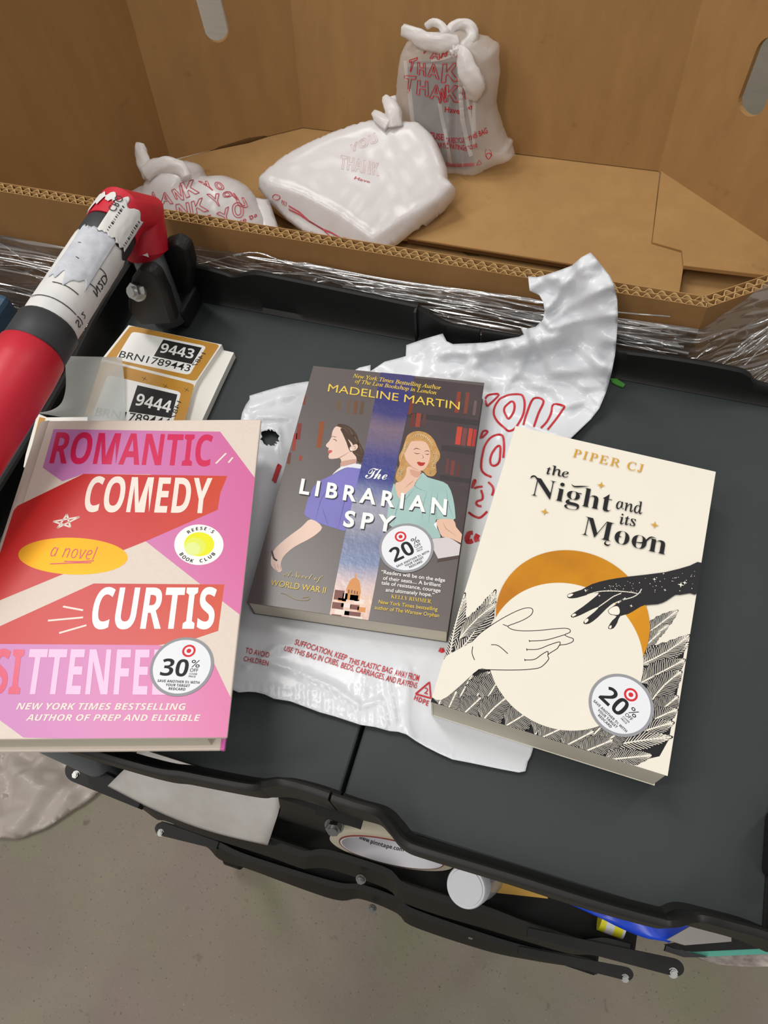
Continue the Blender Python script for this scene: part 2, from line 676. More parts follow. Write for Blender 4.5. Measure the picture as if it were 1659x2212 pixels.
class Skin:
    """printing that lies on a rumpled surface"""
    def __init__(s, bvh=None, at=None, lift=0.0005):
        s.bvh, s.at, s.lift = bvh, at, lift
        s.v, s.f = [], []

    def hit(s, px, py):
        if s.at: return np.asarray(s.at(px, py)) + np.array([0, 0, s.lift])
        d = ray(px, py)
        r = s.bvh.ray_cast(Vector(CAM), Vector(d))
        if r[0] is None: return None
        return np.array(r[0]) - d * s.lift

    def quad(s, Q):
        """bilinear map of the unit square (u right, v up) to the photo quad bl, br, tr, tl"""
        bl, br, tr, tl = (np.asarray(q, float) for q in Q)
        return lambda u, v: tuple(bl * (1 - u) * (1 - v) + br * u * (1 - v) + tr * u * v + tl * (1 - u) * v)

    def fill(s, body, style, Q, off=0.0, space=1.0):
        v, f = glyph_mesh(body, style, off, space)
        g = s.quad(Q)
        x0, x1 = v[:, 0].min(), v[:, 0].max()
        ch = cap_height(style)
        k = len(s.v)
        pts = [s.hit(*g((x - x0) / (x1 - x0), y / ch)) for x, y in v]
        ok = [q is not None for q in pts]
        s.v += [q if q is not None else np.zeros(3) for q in pts]
        for t in f:
            if all(ok[i] for i in t): s.f.append(tuple(k + i for i in t))

    def stroke(s, pts, w):
        """pts in photo pixels; w in metres"""
        d = []
        for a, b in zip(pts, pts[1:]):
            n = max(1, int(math.hypot(b[0] - a[0], b[1] - a[1]) / 4))
            d += [(a[0] + (b[0] - a[0]) * k / n, a[1] + (b[1] - a[1]) * k / n) for k in range(n)]
        d.append(pts[-1])
        P = [s.hit(*q) for q in d]
        seg = []
        for q in P + [None]:
            if q is None or (seg and np.linalg.norm(q - seg[-1]) > 0.02):
                s._ribbon(seg, w); seg = [] if q is None else [q]
            else: seg.append(q)

    def _ribbon(s, P, w):
        if len(P) < 2: return
        k = len(s.v)
        for i, q in enumerate(P):
            t = P[min(i + 1, len(P) - 1)] - P[max(i - 1, 0)]
            n = np.cross(t, CAM - q)
            l = np.linalg.norm(n)
            n = n / l * w / 2 if l > 0 else np.zeros(3)
            s.v += [q - n, q + n]
        for i in range(len(P) - 1):
            s.f.append((k + 2 * i, k + 2 * i + 1, k + 2 * i + 3, k + 2 * i + 2))

    def outline(s, body, style, Q, w, off=0.0, space=1.0):
        v, e = glyph_mesh(body, style, off, space, True)
        g = s.quad(Q)
        x0, x1 = v[:, 0].min(), v[:, 0].max()
        ch = cap_height(style)
        for a, b in e:
            s.stroke([g((v[a][0] - x0) / (x1 - x0), v[a][1] / ch), g((v[b][0] - x0) / (x1 - x0), v[b][1] / ch)], w)

    def build(s, name, m, parent):
        return mesh_obj(name, s.v, s.f, m, parent)

# ================================================================ the place
M_conc = mat('concrete_floor', (138, 130, 116), 0.75, var_col=(160, 150, 132), var_scale=3.2, bump=0.3, bump_scale=160, bump_dist=0.002, k=0.66)
def concrete_detail(m):
    nt = m.node_tree
    b = nt.nodes['Principled BSDF']
    src = b.inputs['Base Color'].links[0].from_socket
    tc = nt.nodes.new('ShaderNodeTexCoord')
    def tint(scale, lo, hi, col, fac):
        nonlocal src
        n = nt.nodes.new('ShaderNodeTexNoise'); n.inputs['Scale'].default_value = scale; n.inputs['Detail'].default_value = 4
        nt.links.new(tc.outputs['Object'], n.inputs['Vector'])
        r = nt.nodes.new('ShaderNodeValToRGB'); r.color_ramp.elements[0].position = lo; r.color_ramp.elements[1].position = hi
        r.color_ramp.elements[1].color = (fac, fac, fac, 1)
        nt.links.new(n.outputs['Fac'], r.inputs['Fac'])
        mx = nt.nodes.new('ShaderNodeMix'); mx.data_type = 'RGBA'
        nt.links.new(r.outputs['Color'], mx.inputs['Factor']); nt.links.new(src, mx.inputs['A'])
        mx.inputs['B'].default_value = rgb(*col, k=0.66)
        src = mx.outputs['Result']
    tint(5, 0.45, 0.62, (140, 140, 112), 0.6)
    tint(4.1, 0.5, 0.65, (150, 126, 122), 0.5)
    tint(240, 0.66, 0.7, (84, 76, 66), 0.6)
    tint(420, 0.72, 0.75, (205, 198, 185), 0.8)
    tint(34, 0.68, 0.76, (92, 84, 72), 0.55)
    nt.links.new(src, b.inputs['Base Color'])
concrete_detail(M_conc)
fl = mesh_obj('floor', [(-4, -3, FLOOR_Z), (4, -3, FLOOR_Z), (4, 5, FLOOR_Z), (-4, 5, FLOOR_Z)], [(0, 1, 2, 3)], M_conc)
tag(fl, kind='structure')

# ---------------------------------------------------------------- cardboard bin
M_card = mat('kraft_cardboard', (165, 128, 82), 0.85, spec=0.2, var=0.09, var_scale=26, bump=0.12, bump_scale=420, stretch=(1, 1, 0.25))
M_cardf = mat('kraft_cardboard_flap', (176, 139, 90), 0.85, spec=0.2, var=0.07, var_scale=20, bump=0.1, bump_scale=380)
M_flute = mat('corrugated_paper', (206, 172, 118), 0.8, spec=0.2)
M_dark = mat('cardboard_edge_and_shade', (92, 66, 38), 0.9, spec=0.1)  # dark tone for fold lines, joint gap and painted flap shadow


def card_stain(m):
    nt = m.node_tree
    b = nt.nodes['Principled BSDF']
    src = b.inputs['Base Color'].links[0].from_socket
    tc = nt.nodes.new('ShaderNodeTexCoord')
    for kind, sc, lo, hi, col, fac in (('n', 2.4, 0.5, 0.75, (150, 108, 70), 0.45), ('n', 900, 0.62, 0.7, (120, 86, 46), 0.35), ('n', 30, 0.7, 0.8, (110, 78, 44), 0.4)):
        n = nt.nodes.new('ShaderNodeTexNoise'); n.inputs['Scale'].default_value = sc; n.inputs['Detail'].default_value = 3
        nt.links.new(tc.outputs['Object'], n.inputs['Vector'])
        r = nt.nodes.new('ShaderNodeValToRGB'); r.color_ramp.elements[0].position = lo; r.color_ramp.elements[1].position = hi
        r.color_ramp.elements[1].color = (fac, fac, fac, 1)
        nt.links.new(n.outputs['Fac'], r.inputs['Fac'])
        mx = nt.nodes.new('ShaderNodeMix'); mx.data_type = 'RGBA'
        nt.links.new(r.outputs['Color'], mx.inputs['Factor']); nt.links.new(src, mx.inputs['A'])
        mx.inputs['B'].default_value = rgb(*col)
        src = mx.outputs['Result']
    nt.links.new(src, b.inputs['Base Color'])
M_card_shaded = mat('kraft_cardboard_shaded', (146, 108, 66), 0.85, spec=0.2, var=0.09, var_scale=26, bump=0.12, bump_scale=420, stretch=(1, 1, 0.25))  # darker kraft tone, paints the shade under the rim into the front panel
card_stain(M_card); card_stain(M_cardf); card_stain(M_card_shaded)

BZ = -0.35                      # level of the bin's inside floor
RIM_Z, RIM_Y = 0.055, 0.452
BIN_BASE = -0.76
binr = empty('cardboard_bin', (-0.3, 0.8, FLOOR_Z))
tag(binr, 'large brown cardboard bin with slanting walls behind the black cart', 'cardboard bin')


def panel(name, pts, thick, m, parent, hole=None):
    """a flat board: pts ccw seen from the inside, thickness goes outwards"""
    P = [np.asarray(p, float) for p in pts]
    n = np.cross(P[1] - P[0], P[-1] - P[0]); n = n / np.linalg.norm(n)
    loops = [P] + ([[np.asarray(q, float) for q in hole]] if hole else [])
    flat = [q for l in loops for q in l]
    tris = tessellate_polygon([[Vector(q) for q in l] for l in loops])
    N = len(flat)
    v = flat + [q - n * thick for q in flat]
    f = []
    for t in tris:
        a, b, c = (flat[i] for i in t)
        if np.cross(b - a, c - a) @ n < 0: t = (t[0], t[2], t[1])
        f.append(tuple(t)); f.append(tuple(i + N for i in reversed(t)))
    s = 0
    for l in loops:
        k = len(l)
        for i in range(k):
            a, b = s + i, s + (i + 1) % k
            f.append((a, a + N, b + N, b))
        s += k
    return mesh_obj(name, v, f, m, parent)


def hit_plane(px, py, o, n):
    d = ray(px, py)
    return CAM + d * (((np.asarray(o) - CAM) @ n) / (d @ n))


LB, BB, CB, DB = A(362, 342, BZ), A(655, 270, BZ), A(1427, 364, BZ), A(1595, 475, BZ)
lean = math.tan(math.radians(10.5))
n_back = np.cross(CB - BB, np.array([0, lean, 1.0])); n_back /= np.linalg.norm(n_back)
bt, ct = hit_plane(629, 0, BB, n_back), hit_plane(1521, 0, BB, n_back)
up = lambda a, b, z: a + (b - a) * ((z - a[2]) / (b[2] - a[2]))      # follow a corner up to level z
TOPZ = 0.16
Bt, Ct = up(BB, bt, TOPZ), up(CB, ct, TOPZ)
n_ld = np.cross(BB - LB, Bt - BB); n_ld /= np.linalg.norm(n_ld)
lt = hit_plane(266, 0, BB, n_ld)
Lt = up(LB, lt, TOPZ)
n_rd = np.cross(DB - CB, Ct - CB); n_rd /= np.linalg.norm(n_rd)
# the left side runs forward to the cut-down front
LF = np.array([-0.772, RIM_Y + 0.012, BZ])
LFt = LF + (Lt - LB)
# hand hole in the slanting left panel
def slot(px_c, n0, o, w, h, tilt):
    c = hit_plane(*px_c, o, n0)
    u = np.cross(np.array([0, 0, 1.0]), n0); u /= np.linalg.norm(u)
    v = np.cross(n0, u)
    pts = []
    for k in range(24):
        a = 2 * math.pi * k / 24
        x, y = math.cos(a) * w / 2, math.sin(a) * w / 2 + (h / 2 - w / 2) * (1 if math.sin(a) > 0 else -1)
        pts.append(c + u * (x * math.cos(tilt) - y * math.sin(tilt)) + v * (x * math.sin(tilt) + y * math.cos(tilt)))
    return pts
hole_l = slot((457, 22), n_ld, BB, 0.038, 0.085, 0.0)
panel('slanting_panel', [BB, Bt, Lt, LB][::-1], 0.009, M_card, binr, hole_l)
panel('back_panel', [CB, Ct, Bt, BB][::-1], 0.009, M_card, binr)
d_dir = DB - CB
Dt = hit_plane(1700, 50, CB, n_rd); Dt = up(DB, DB + (Ct - CB) + np.array([0.05, 0, 0]), TOPZ)
Dt = Dt - n_rd * ((Dt - CB) @ n_rd)
hole_r = slot((1652, 165), n_rd, CB, 0.042, 0.1, 0.05)
ext = DB + d_dir * 0.45
extt = Dt + d_dir * 0.45
panel('slanting_panel', [ext, extt, Ct, CB][::-1], 0.009, M_card, binr, hole_r)
panel('side_panel', [LB, Lt, LFt, LF][::-1], 0.009, M_card, binr)
# right side wall, out of the picture, closes the bin
RF = np.array([0.30, RIM_Y + 0.20, BZ]); RFt = np.array([0.33, RIM_Y + 0.2, RIM_Z])
panel('side_panel', [RF, RFt, np.array([extt[0], extt[1], RIM_Z]), ext][::-1], 0.009, M_card, binr)
# scored crease lines beside the left corner
bm = bmesh.new()
for off in (0.012, 0.02):
    d = (BB - LB) / np.linalg.norm(BB - LB)
    a, b = LB + (LF - LB) / np.linalg.norm(LF - LB) * off, Lt + (LFt - Lt) / np.linalg.norm(LFt - Lt) * off
    inn = np.array([0.0012, -0.0003, 0])
    bm_tube(bm, [a + inn, b + inn], 0.0009, 6)
bm_obj('score_line', bm, M_card, binr)

# cut-down front wall with open corrugated rim, then the short right diagonal
T = 0.0105
pf = [(-1.0, RIM_Y), (0.083, RIM_Y), (0.32, RIM_Y + 0.178)]
def rim_run(pts, t0):
    out, s = [], 0.0
    for (x0, y0), (x1, y1) in zip(pts, pts[1:]):
        L = math.hypot(x1 - x0, y1 - y0); n = max(2, int(L / 0.0005))
        d = np.array([x1 - x0, y1 - y0]) / L
        nn = np.array([-d[1], d[0]])
        for k in range(n): out.append((np.array([x0, y0]) + d * L * k / n, nn, s + L * k / n))
        s += L
    return out
run = rim_run(pf, 0)
def wavy_sheet(f_off, z0, z1, th):
    v, f = [], []
    for i, (p, nn, s) in enumerate(run):
        o = f_off(s)
        for q, z in ((o, z1), (o + th, z1), (o + th, z0), (o, z0)):
            v.append((p[0] + nn[0] * q, p[1] + nn[1] * q, z))
        if i:
            a = 4 * (i - 1); b = 4 * i
            for k in range(4): f.append((a + k, a + (k + 1) % 4, b + (k + 1) % 4, b + k))
    return v, f
def board(offs, z0, z1, th, name, m):
    V_, F_ = [], []
    for o in offs:
        v, f = wavy_sheet(o, z0, z1, th)
        k = len(V_)
        V_ += v; F_ += [tuple(i + k for i in q) for q in f]
    return mesh_obj(name, V_, F_, m, binr)
g1, g2 = 0.0046, 0.0046
board([lambda s: 0.0], BIN_BASE, RIM_Z, 0.0006, 'front_panel', M_card_shaded)
board([lambda s: g1 + 0.0003, lambda s: g1 + g2 + 0.0012], BZ - 0.03, RIM_Z, 0.0006, 'front_panel_lining', M_card)
wob = lambda s: 0.0009 * noise.noise(Vector((s * 30, 3, 0)))
wave = lambda ph, base, amp, per: (lambda s: base + amp * 0.5 * (1 + max(-1, min(1, 1.25 * math.sin(2 * math.pi * (s + wob(s)) / per + ph)))))
board([wave(0.4, 0.0006, g1 - 0.0012, 0.0078), wave(1.3, g1 + 0.0009, g2 - 0.0008, 0.0092)], RIM_Z - 0.022, RIM_Z - 0.0004, 0.0006, 'corrugated_rim', M_flute)

# bottom flaps inside the bin
def flap(name, pts, z, th, m=M_cardf):
    bm = bmesh.new()
    bm_prism(bm, [(p[0], p[1], z - th) for p in pts], (0, 0, th))
    return bevel(bm_obj(name, bm, m, binr), 0.0008, 1)
zl = BZ - 0.021
base_pts = [LB, BB, CB, DB, np.array([ext[0], ext[1], BZ]), RF, np.array([0.08, RIM_Y + T, BZ]), np.array([-0.99, RIM_Y + T, BZ]), LF]
flap('bottom_flap', [(p[0], p[1]) for p in [LB, BB, CB, ext, RF, (0.083, RIM_Y + T + 0.004), (-0.765, RIM_Y + T + 0.004), LF]], zl - 0.009, 0.008)
P2 = lambda pts, z: [A(x, y, z)[:2] for x, y in pts]
# big upper flap hinged on the back wall
fe = P2([(365, 350), (540, 421), (648, 487), (880, 513), (1075, 542), (1250, 572), (1300, 640), (1470, 642), (1476, 580), (1473, 546), (1408, 527)], BZ)
flap('bottom_flap', [BB[:2] + np.array([0, -0.002]), CB[:2] + np.array([0, -0.002])] + [fe[10], fe[9], fe[8], (fe[7][0], RIM_Y + T + 0.02), (fe[6][0], RIM_Y + T + 0.008), fe[5], fe[3], fe[2], fe[1], LB[:2] + np.array([0.01, -0.003])], BZ, 0.008)
# lower front flap with a notch
ff = P2([(640, 492), (984, 533), (1012, 552), (1034, 553), (1044, 540), (1150, 560), (1290, 575), (1290, 660), (620, 560)], zl)
flap('bottom_flap', [ff[0], ff[1], ff[2], ff[3], ff[4], ff[5], ff[6], (ff[7][0], RIM_Y + T + 0.006), (ff[8][0] - 0.2, RIM_Y + T + 0.006), (ff[0][0] - 0.2, ff[0][1] - 0.06)], zl, 0.008)
# right flaps
fr_ = P2([(1428, 366), (1595, 477), (1659, 528), (1659, 600), (1475, 578), (1472, 545), (1408, 527)], BZ)
flap('bottom_flap', list(fr_), BZ + 0.004, 0.007)
# dark fold lines where the walls meet, and the shadow under the upper flap painted as a dark strip
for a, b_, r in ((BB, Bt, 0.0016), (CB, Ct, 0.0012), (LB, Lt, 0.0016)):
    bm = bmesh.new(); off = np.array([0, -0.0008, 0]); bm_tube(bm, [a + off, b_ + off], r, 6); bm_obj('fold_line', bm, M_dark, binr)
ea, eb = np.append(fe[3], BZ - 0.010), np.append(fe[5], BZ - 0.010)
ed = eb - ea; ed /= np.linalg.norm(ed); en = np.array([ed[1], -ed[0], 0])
bm = bmesh.new(); bm_prism(bm, [tuple(ea + en * 0.0006), tuple(eb + en * 0.0006), tuple(eb - en * 0.02), tuple(ea - en * 0.02)], (0, 0, 0.0065)); bm_obj('flap_shadow', bm, M_dark, binr)
ga, gb = LB + (BB - LB) * 0.30, LB + (BB - LB) * 0.86
bm = bmesh.new(); bm_tube(bm, [ga + np.array([0.004, -0.004, 0.001]), (ga + gb) / 2 + np.array([0.006, -0.006, 0.002]), gb + np.array([0.002, -0.003, 0.001])], [0.003, 0.0045, 0.0015], 8); bm_obj('joint_gap', bm, M_dark, binr)  # dark tube stands in for the open gap at this joint
# ---------------------------------------------------------------- pale loads seen through the hand holes
M_wht = mat('white_board', (246, 242, 234), 0.6, bump=0.3, bump_scale=30, stretch=(0.3, 0.3, 6))
bm = bmesh.new()
c = hit_plane(457, 22, BB, n_ld) + np.array([-0.10, 0.15, 0.0])
bm_box(bm, (c[0] - 0.12, c[1] + 0.14, (FLOOR_Z + 0.101) / 2), (0.36, 0.36, 0.1 - FLOOR_Z))
o = bevel(bm_obj('white_carton', bm, M_wht), 0.004)
tag(o, 'white ribbed carton seen through the hand hole of the left slanting bin wall', 'carton')
M_wht2 = mat('pale_board', (205, 206, 205), 0.4, bump=0.4, bump_scale=14, bump_dist=0.01)
bm = bmesh.new()
c = hit_plane(1652, 165, CB, n_rd)
bm_box(bm, (c[0] + 0.40, c[1] + 0.24, (FLOOR_Z + 0.151) / 2), (0.5, 0.3, 0.15 - FLOOR_Z))
o = bevel(bm_obj('wrapped_carton', bm, M_wht2), 0.004)
tag(o, 'pale grey wrapped carton seen through the hand hole at the right edge', 'carton')

# ---------------------------------------------------------------- stretch film round the bin
def film_sheet(name, xs, zs, yf, m, zf=None):
    v, f = [], []
    nx, nz = len(xs), len(zs)
    for i, x in enumerate(xs):
        for j, z in enumerate(zs):
            zz = zf(x, j / (nz - 1)) if zf else z
            v.append((x, yf(x, zz, j / (nz - 1)), zz))
    for i in range(nx - 1):
        for j in range(nz - 1):
            a = i * nz + j
            f.append((a, a + nz, a + nz + 1, a + 1))
    return v, f
M_film = wrap_mat('stretch_film', (0.45, 1, 7), 9, 0.42, 0.05, 0.03)
film = empty('stretch_film', (-0.2, RIM_Y - 0.01, -0.2))
tag(film, 'shiny clear stretch film wrapped around the outside of the cardboard bin', 'stretch film')
def yfilm(x, z, t):
    return RIM_Y - 0.0035 - 0.0035 * abs(ridged((x * 0.35, 0, z * 3), 9, 2.0)) - 0.004 * (0.5 + 0.5 * noise.noise(Vector((x * 4, 1, z * 22))))
top = lambda x: 0.036 + 0.005 * noise.noise(Vector((x * 6, 0, 0))) - (0.03 if x < -0.36 else 0) * min(1, (-0.36 - x) / 0.05 if x < -0.36 else 0)
v, f = film_sheet('a', np.linspace(-0.95, 0.082, 170), np.linspace(0, 1, 60) ** 1.6, yfilm, M_film, lambda x, t: top(x) - t * (0.5 if x < 0.1 else 0.3))
mesh_obj('front_wrap', v, f, M_film, film, smooth=True)
# corner piece pulled up over the right diagonal
M_film2 = wrap_mat('stretch_film_pulled', (2.0, 2.0, 8), 9, 0.3, 0.07, 0.03)
dr = np.array([0.32 - 0.083, 0.178]); dr /= np.linalg.norm(dr); nr = np.array([dr[1], -dr[0]])
v, f = [], []
nx, nz = 60, 40
for i in range(nx):
    s = i / (nx - 1)
    for j in range(nz):
        t = j / (nz - 1)
        d = -0.02 + 0.27 * s
        z1 = RIM_Z - 0.02 + 0.075 * min(1, max(0, d / 0.13)) ** 0.8
        z = z1 - t * (0.45 + 0.06 * s)
        w = 0.004 + 0.006 * abs(ridged((d, z * 2 - d * 1.2, 0), 16, 4.0)) + 0.003 * noise.noise(Vector((d * 20, z * 40, 1)))
        p = np.array([0.083, RIM_Y]) + dr * max(d, 0) + np.array([min(d, 0), 0]) + nr * w
        v.append((p[0], p[1], z))
for i in range(nx - 1):
    for j in range(nz - 1):
        a = i * nz + j
        f.append((a, a + nz, a + nz + 1, a + 1))
mesh_obj('corner_wrap', v, f, M_film2, film, smooth=True)

# rope-like folds where the film bunches
M_strand = wrap_mat('film_strand', (1, 6, 6), 20, 0.5, 0.10, 0.004)
def strands(name, n, gen, seed):
    rs = random.Random(seed)
    bm = bmesh.new()
    for i in range(n):
        P, r = gen(rs, i)
        bm_tube(bm, P, [r * (0.35 + 0.65 * abs(math.sin(3.1 * k / len(P) + i))) for k in range(len(P))], 7, True)
    o = bm_obj(name, bm, M_strand, film, smooth=True)
    tag(o, kind='stuff')
    return o
def g_front(rs, i):
    x0 = rs.uniform(-0.36, 0.02); L = rs.uniform(0.08, 0.35); z0 = 0.040 - abs(rs.gauss(0, 0.026)); sl = rs.uniform(-0.04, 0.04)
    ph = rs.uniform(0, 9)
    return [(x0 + L * k / 13, RIM_Y - 0.008 - 0.003 * math.sin(k * 0.5 + ph), z0 + sl * L * k / 13 + 0.002 * math.sin(k * 0.8 + ph * 2)) for k in range(14) if x0 + L * k / 13 < 0.078], rs.uniform(0.0004, 0.0014)
def g_left(rs, i):
    x0 = rs.uniform(-0.72, -0.42); L = rs.uniform(0.04, 0.2); z0 = rs.uniform(-0.30, 0.0); sl = rs.uniform(-0.5, 0.25)
    ph = rs.uniform(0, 9)
    return [(x0 + L * k / 9, RIM_Y - 0.009 - 0.006 * math.sin(k * 0.7 + ph), z0 + sl * L * k / 9 + 0.003 * math.sin(k * 1.1 + ph * 2)) for k in range(10)], rs.uniform(0.0004, 0.0013)
def g_right(rs, i):
    s0 = rs.uniform(0.0, 0.12); L = rs.uniform(0.05, 0.16); z0 = rs.uniform(-0.16, 0.045); sl = rs.uniform(0.15, 0.6)
    ph = rs.uniform(0, 9); out = []
    for k in range(10):
        d = s0 + L * k / 9
        p = np.array([0.083, RIM_Y]) + dr * d + nr * (0.011 + 0.003 * math.sin(k + ph))
        out.append((p[0], p[1], min(z0 + sl * L * k / 9, RIM_Z - 0.012 + 0.07 * min(1, d / 0.13))))
    return out, rs.uniform(0.0004, 0.0011)
strands('film_folds', 40, g_front, 3)
strands('film_folds', 60, g_left, 5)
strands('film_folds', 40, g_right, 8)

# ================================================================ the folding cart
M_deck = mat('deck_plastic', (44, 51, 51), 0.55, spec=0.35, var=0.10, var_scale=9, bump=0.12, bump_scale=900, bump_dist=0.0004)
M_blk = mat('black_plastic', (22, 22, 22), 0.5, spec=0.32, bump=0.05, bump_scale=600, bump_dist=0.0004)
M_blk2 = mat('black_plastic_dull', (17, 17, 16), 0.6, spec=0.3)
M_red = mat('red_grip', (196, 22, 46), 0.45, spec=0.5, bump=0.08, bump_scale=300, bump_dist=0.0004, var=0.05, var_scale=40)
M_collar = mat('dark_collar', (44, 45, 48), 0.55)
M_tube = mat('grey_painted_tube', (112, 116, 120), 0.4, metal=0.5)
M_zinc = mat('zinc_bolt', (150, 150, 148), 0.32, metal=1.0)
M_chrome = mat('bright_bolt', (214, 214, 210), 0.3, metal=0.9)
M_paper = mat('white_label_paper', (226, 224, 218), 0.6, var_col=(203, 203, 205), var_scale=22, bump=0.3, bump_scale=60, bump_dist=0.001)
M_ink = mat('black_ink', (26, 25, 26), 0.55)

cart = empty('utility_cart', (-0.11, 0.24, FLOOR_Z))
tag(cart, 'black folding utility cart with a red handle, its top holding three books', 'cart')

SEAM_X = -0.0795
XL, XR = -0.393, 0.172
def deck(x0, x1):
    bm = bmesh.new()
    bm_box(bm, ((x0 + x1) / 2, 0.2355, -0.004), (x1 - x0, 0.375, 0.008))
    return bevel(bm_obj('deck_panel', bm, M_deck, cart), 0.0015)
deck(XL + 0.006, SEAM_X - 0.0012)
deck(SEAM_X + 0.0012, XR - 0.004)
# thin dark strip under the fold
bm = bmesh.new(); bm_box(bm, (SEAM_X, 0.233, -0.016), (0.03, 0.38, 0.006)); bm_obj('fold_strip', bm, M_blk2, cart)


def rail(name, top, thick, zlow, inward, m=M_blk, n=10, foot=0.005):
    """a lip that follows top points (x, y, z); the cross-section is rounded and footed on the deck side"""
    P = catmull([np.asarray(p, float) for p in top], n, False)
    v, f = [], []
    for i, p in enumerate(P):
        t = P[min(i + 1, len(P) - 1)] - P[max(i - 1, 0)]
        nn = np.array([-t[1], t[0], 0]); nn /= np.linalg.norm(nn)
        nn = nn * inward
        z = p[2]
        prof = [(-thick, zlow), (-thick, z - 0.0016), (-thick * 0.7, z - 0.0004), (-thick * 0.3, z), (0, z - 0.0016), (0.0006, min(z - 0.004, 0.5 * z + 0.001)), (foot * 0.35, 0.004), (foot, 0.0006), (foot, zlow)]
        for o, zz in prof: v.append((p[0] + nn[0] * o, p[1] + nn[1] * o, zz))
        k = len(prof)
        if i:
            for j in range(k):
                a, b = (i - 1) * k + j, (i - 1) * k + (j + 1) % k
                f.append((a, b, b + k, a + k))
    f.append(tuple(range(k))[::-1]); f.append(tuple(range(len(v) - k, len(v))))
    return mesh_obj(name, v, f, m, cart, smooth=False)


def smooth_rail(o):
    for p in o.data.polygons: p.use_smooth = True
    try: o.data.set_sharp_from_angle(angle=math.radians(40))
    except Exception: pass
    return o


HI, LO = 0.040, 0.022
yfar = 0.421
smooth_rail(rail('far_rail', [(XL, yfar, 0.036), (-0.33, yfar, 0.038), (-0.305, yfar, 0.036), (-0.292, yfar, 0.034), (-0.274, yfar, 0.041), (-0.25, yfar, 0.042), (-0.142, yfar, 0.0375), (-0.133, yfar, 0.0355), (-0.122, yfar, 0.0295), (-0.111, yfar, 0.0235), (-0.10, yfar, 0.021), (SEAM_X - 0.001, yfar, 0.021)], 0.005, -0.012, -1))
smooth_rail(rail('far_rail', [(SEAM_X + 0.001, yfar, 0.021), (-0.045, yfar, 0.022), (0.0, yfar, 0.023), (0.03, yfar, 0.026), (0.07, yfar, 0.029), (0.112, yfar, 0.029), (0.124, yfar, 0.026), (0.135, yfar, 0.018), (XR, yfar, 0.018)], 0.005, -0.012, -1))
def Np(px, py, z):
    p = A(px, py, z); return (p[0], p[1], z)
# near lip, its crest read off at the heights of the far lip
smooth_rail(rail('near_rail', [(XL, 0.036, LO), Np(266, 1634, LO), Np(400, 1662, LO), Np(538, 1688, LO), Np(566, 1683, 0.03), Np(604, 1677, HI), Np(660, 1690, HI), Np(714, 1708, HI)], 0.005, -0.005, 1, foot=0.006))
smooth_rail(rail('near_rail', [Np(719, 1711, HI), Np(770, 1728, HI), Np(820, 1744, 0.038), Np(850, 1775, 0.03), Np(879, 1810, LO), Np(931, 1830, LO), Np(1105, 1882, LO), Np(1278, 1937, LO), Np(1420, 1976, LO), Np(1457, 1981, 0.025), Np(1509, 1969, HI), Np(1580, 1985, HI), Np(1659, 2007, HI), (XR, 0.05, HI)], 0.005, -0.005, 1, foot=0.006))
# end lips
smooth_rail(rail('end_rail', [(XL + 0.003, 0.425, 0.03), (XL + 0.003, 0.36, 0.03), (XL + 0.003, 0.28, 0.022), (XL + 0.003, 0.15, 0.022), (XL + 0.003, 0.04, 0.022)], 0.006, -0.012, 1))
smooth_rail(rail('end_rail', [(XR, 0.05, 0.02), (XR, 0.1, 0.014), (XR, 0.3, 0.014), (XR, 0.425, 0.018)], 0.005, -0.012, 1))
# upright post bracket at the near right corner
bm = bmesh.new(); p = A(1652, 1822, 0)
bm_box(bm, (p[0] + 0.004, p[1], 0.016), (0.012, 0.036, 0.032))
bevel(bm_obj('corner_block', bm, M_blk, cart), 0.004, 3)

# plate that hangs below the fold on the near side
bm = bmesh.new()
q = [A(604, 1716, -0.02), A(720, 1745, -0.02), A(768, 1772, -0.03), A(766, 1778, -0.05), A(728, 1771, -0.07), A(700, 1800, -0.14), A(690, 1852, -0.19), A(580, 1826, -0.19), A(600, 1770, -0.11)]
bm_prism(bm, [(p_[0], 0.046, p_[2]) for p_ in [(a[0], a[1], a[2]) for a in q]], (0, 0.012, 0))
bm_obj('fold_bracket', bm, M_blk2, cart)
bm = bmesh.new()
for dx, dz in ((0, 0), (0.0005, 0.006)):
    p = A(722, 1772, -0.02)
    bm_bolt(bm, (p[0] + dx, p[1] + 0.004 - dz, -0.026 + dz * 0.4), (0.1, -0.75, 0.65), 0.005, 0.006)
bm_obj('bolt', bm, M_zinc, cart, smooth=False)

# ---- handle
HX, HZ = -0.3515, 0.111
def hy(px, py): return VX(px, py, HX)[1]
y_far = 0.403
handle = None
bm = bmesh.new()
E0 = Vector((HX, hy(235, 487), HZ)); E1 = Vector((HX, y_far - 0.014, HZ)); 
post_b = Vector(A(356, 648, 0.028)); post_t = Vector((HX + 0.001, y_far - 0.002, HZ - 0.012))
dirp = (post_b - post_t).normalized()
redend = post_t + dirp * ((Vector(A(319, 562, 0.075)) - post_t).length * 0.9)
bm_tube(bm, [E0, (HX, 0.391, HZ + 0.001), (HX + 0.002, 0.409, HZ - 0.014), redend - dirp * 0.002, redend], [0.0195, 0.0198, 0.0192, 0.018, 0.0165], 28)
elbow = bm_obj('handle_elbow', bm, M_red, cart, smooth=True)
elbow.data.set_sharp_from_angle(angle=math.radians(25))
bm = bmesh.new(); bm_tube(bm, [redend - dirp * 0.02, post_b + dirp * 0.02], 0.0125, 24); bm_obj('handle_post', bm, M_tube, cart, smooth=True)
ya, yb, yc, yd = hy(232, 492), hy(214, 530), hy(92, 690), hy(62, 738)
bm = bmesh.new(); bm_tube(bm, [(HX, ya + 0.004, HZ), (HX, yc - 0.01, HZ)], 0.0186, 28); bm_obj('handle_tube', bm, M_collar, cart, smooth=True)
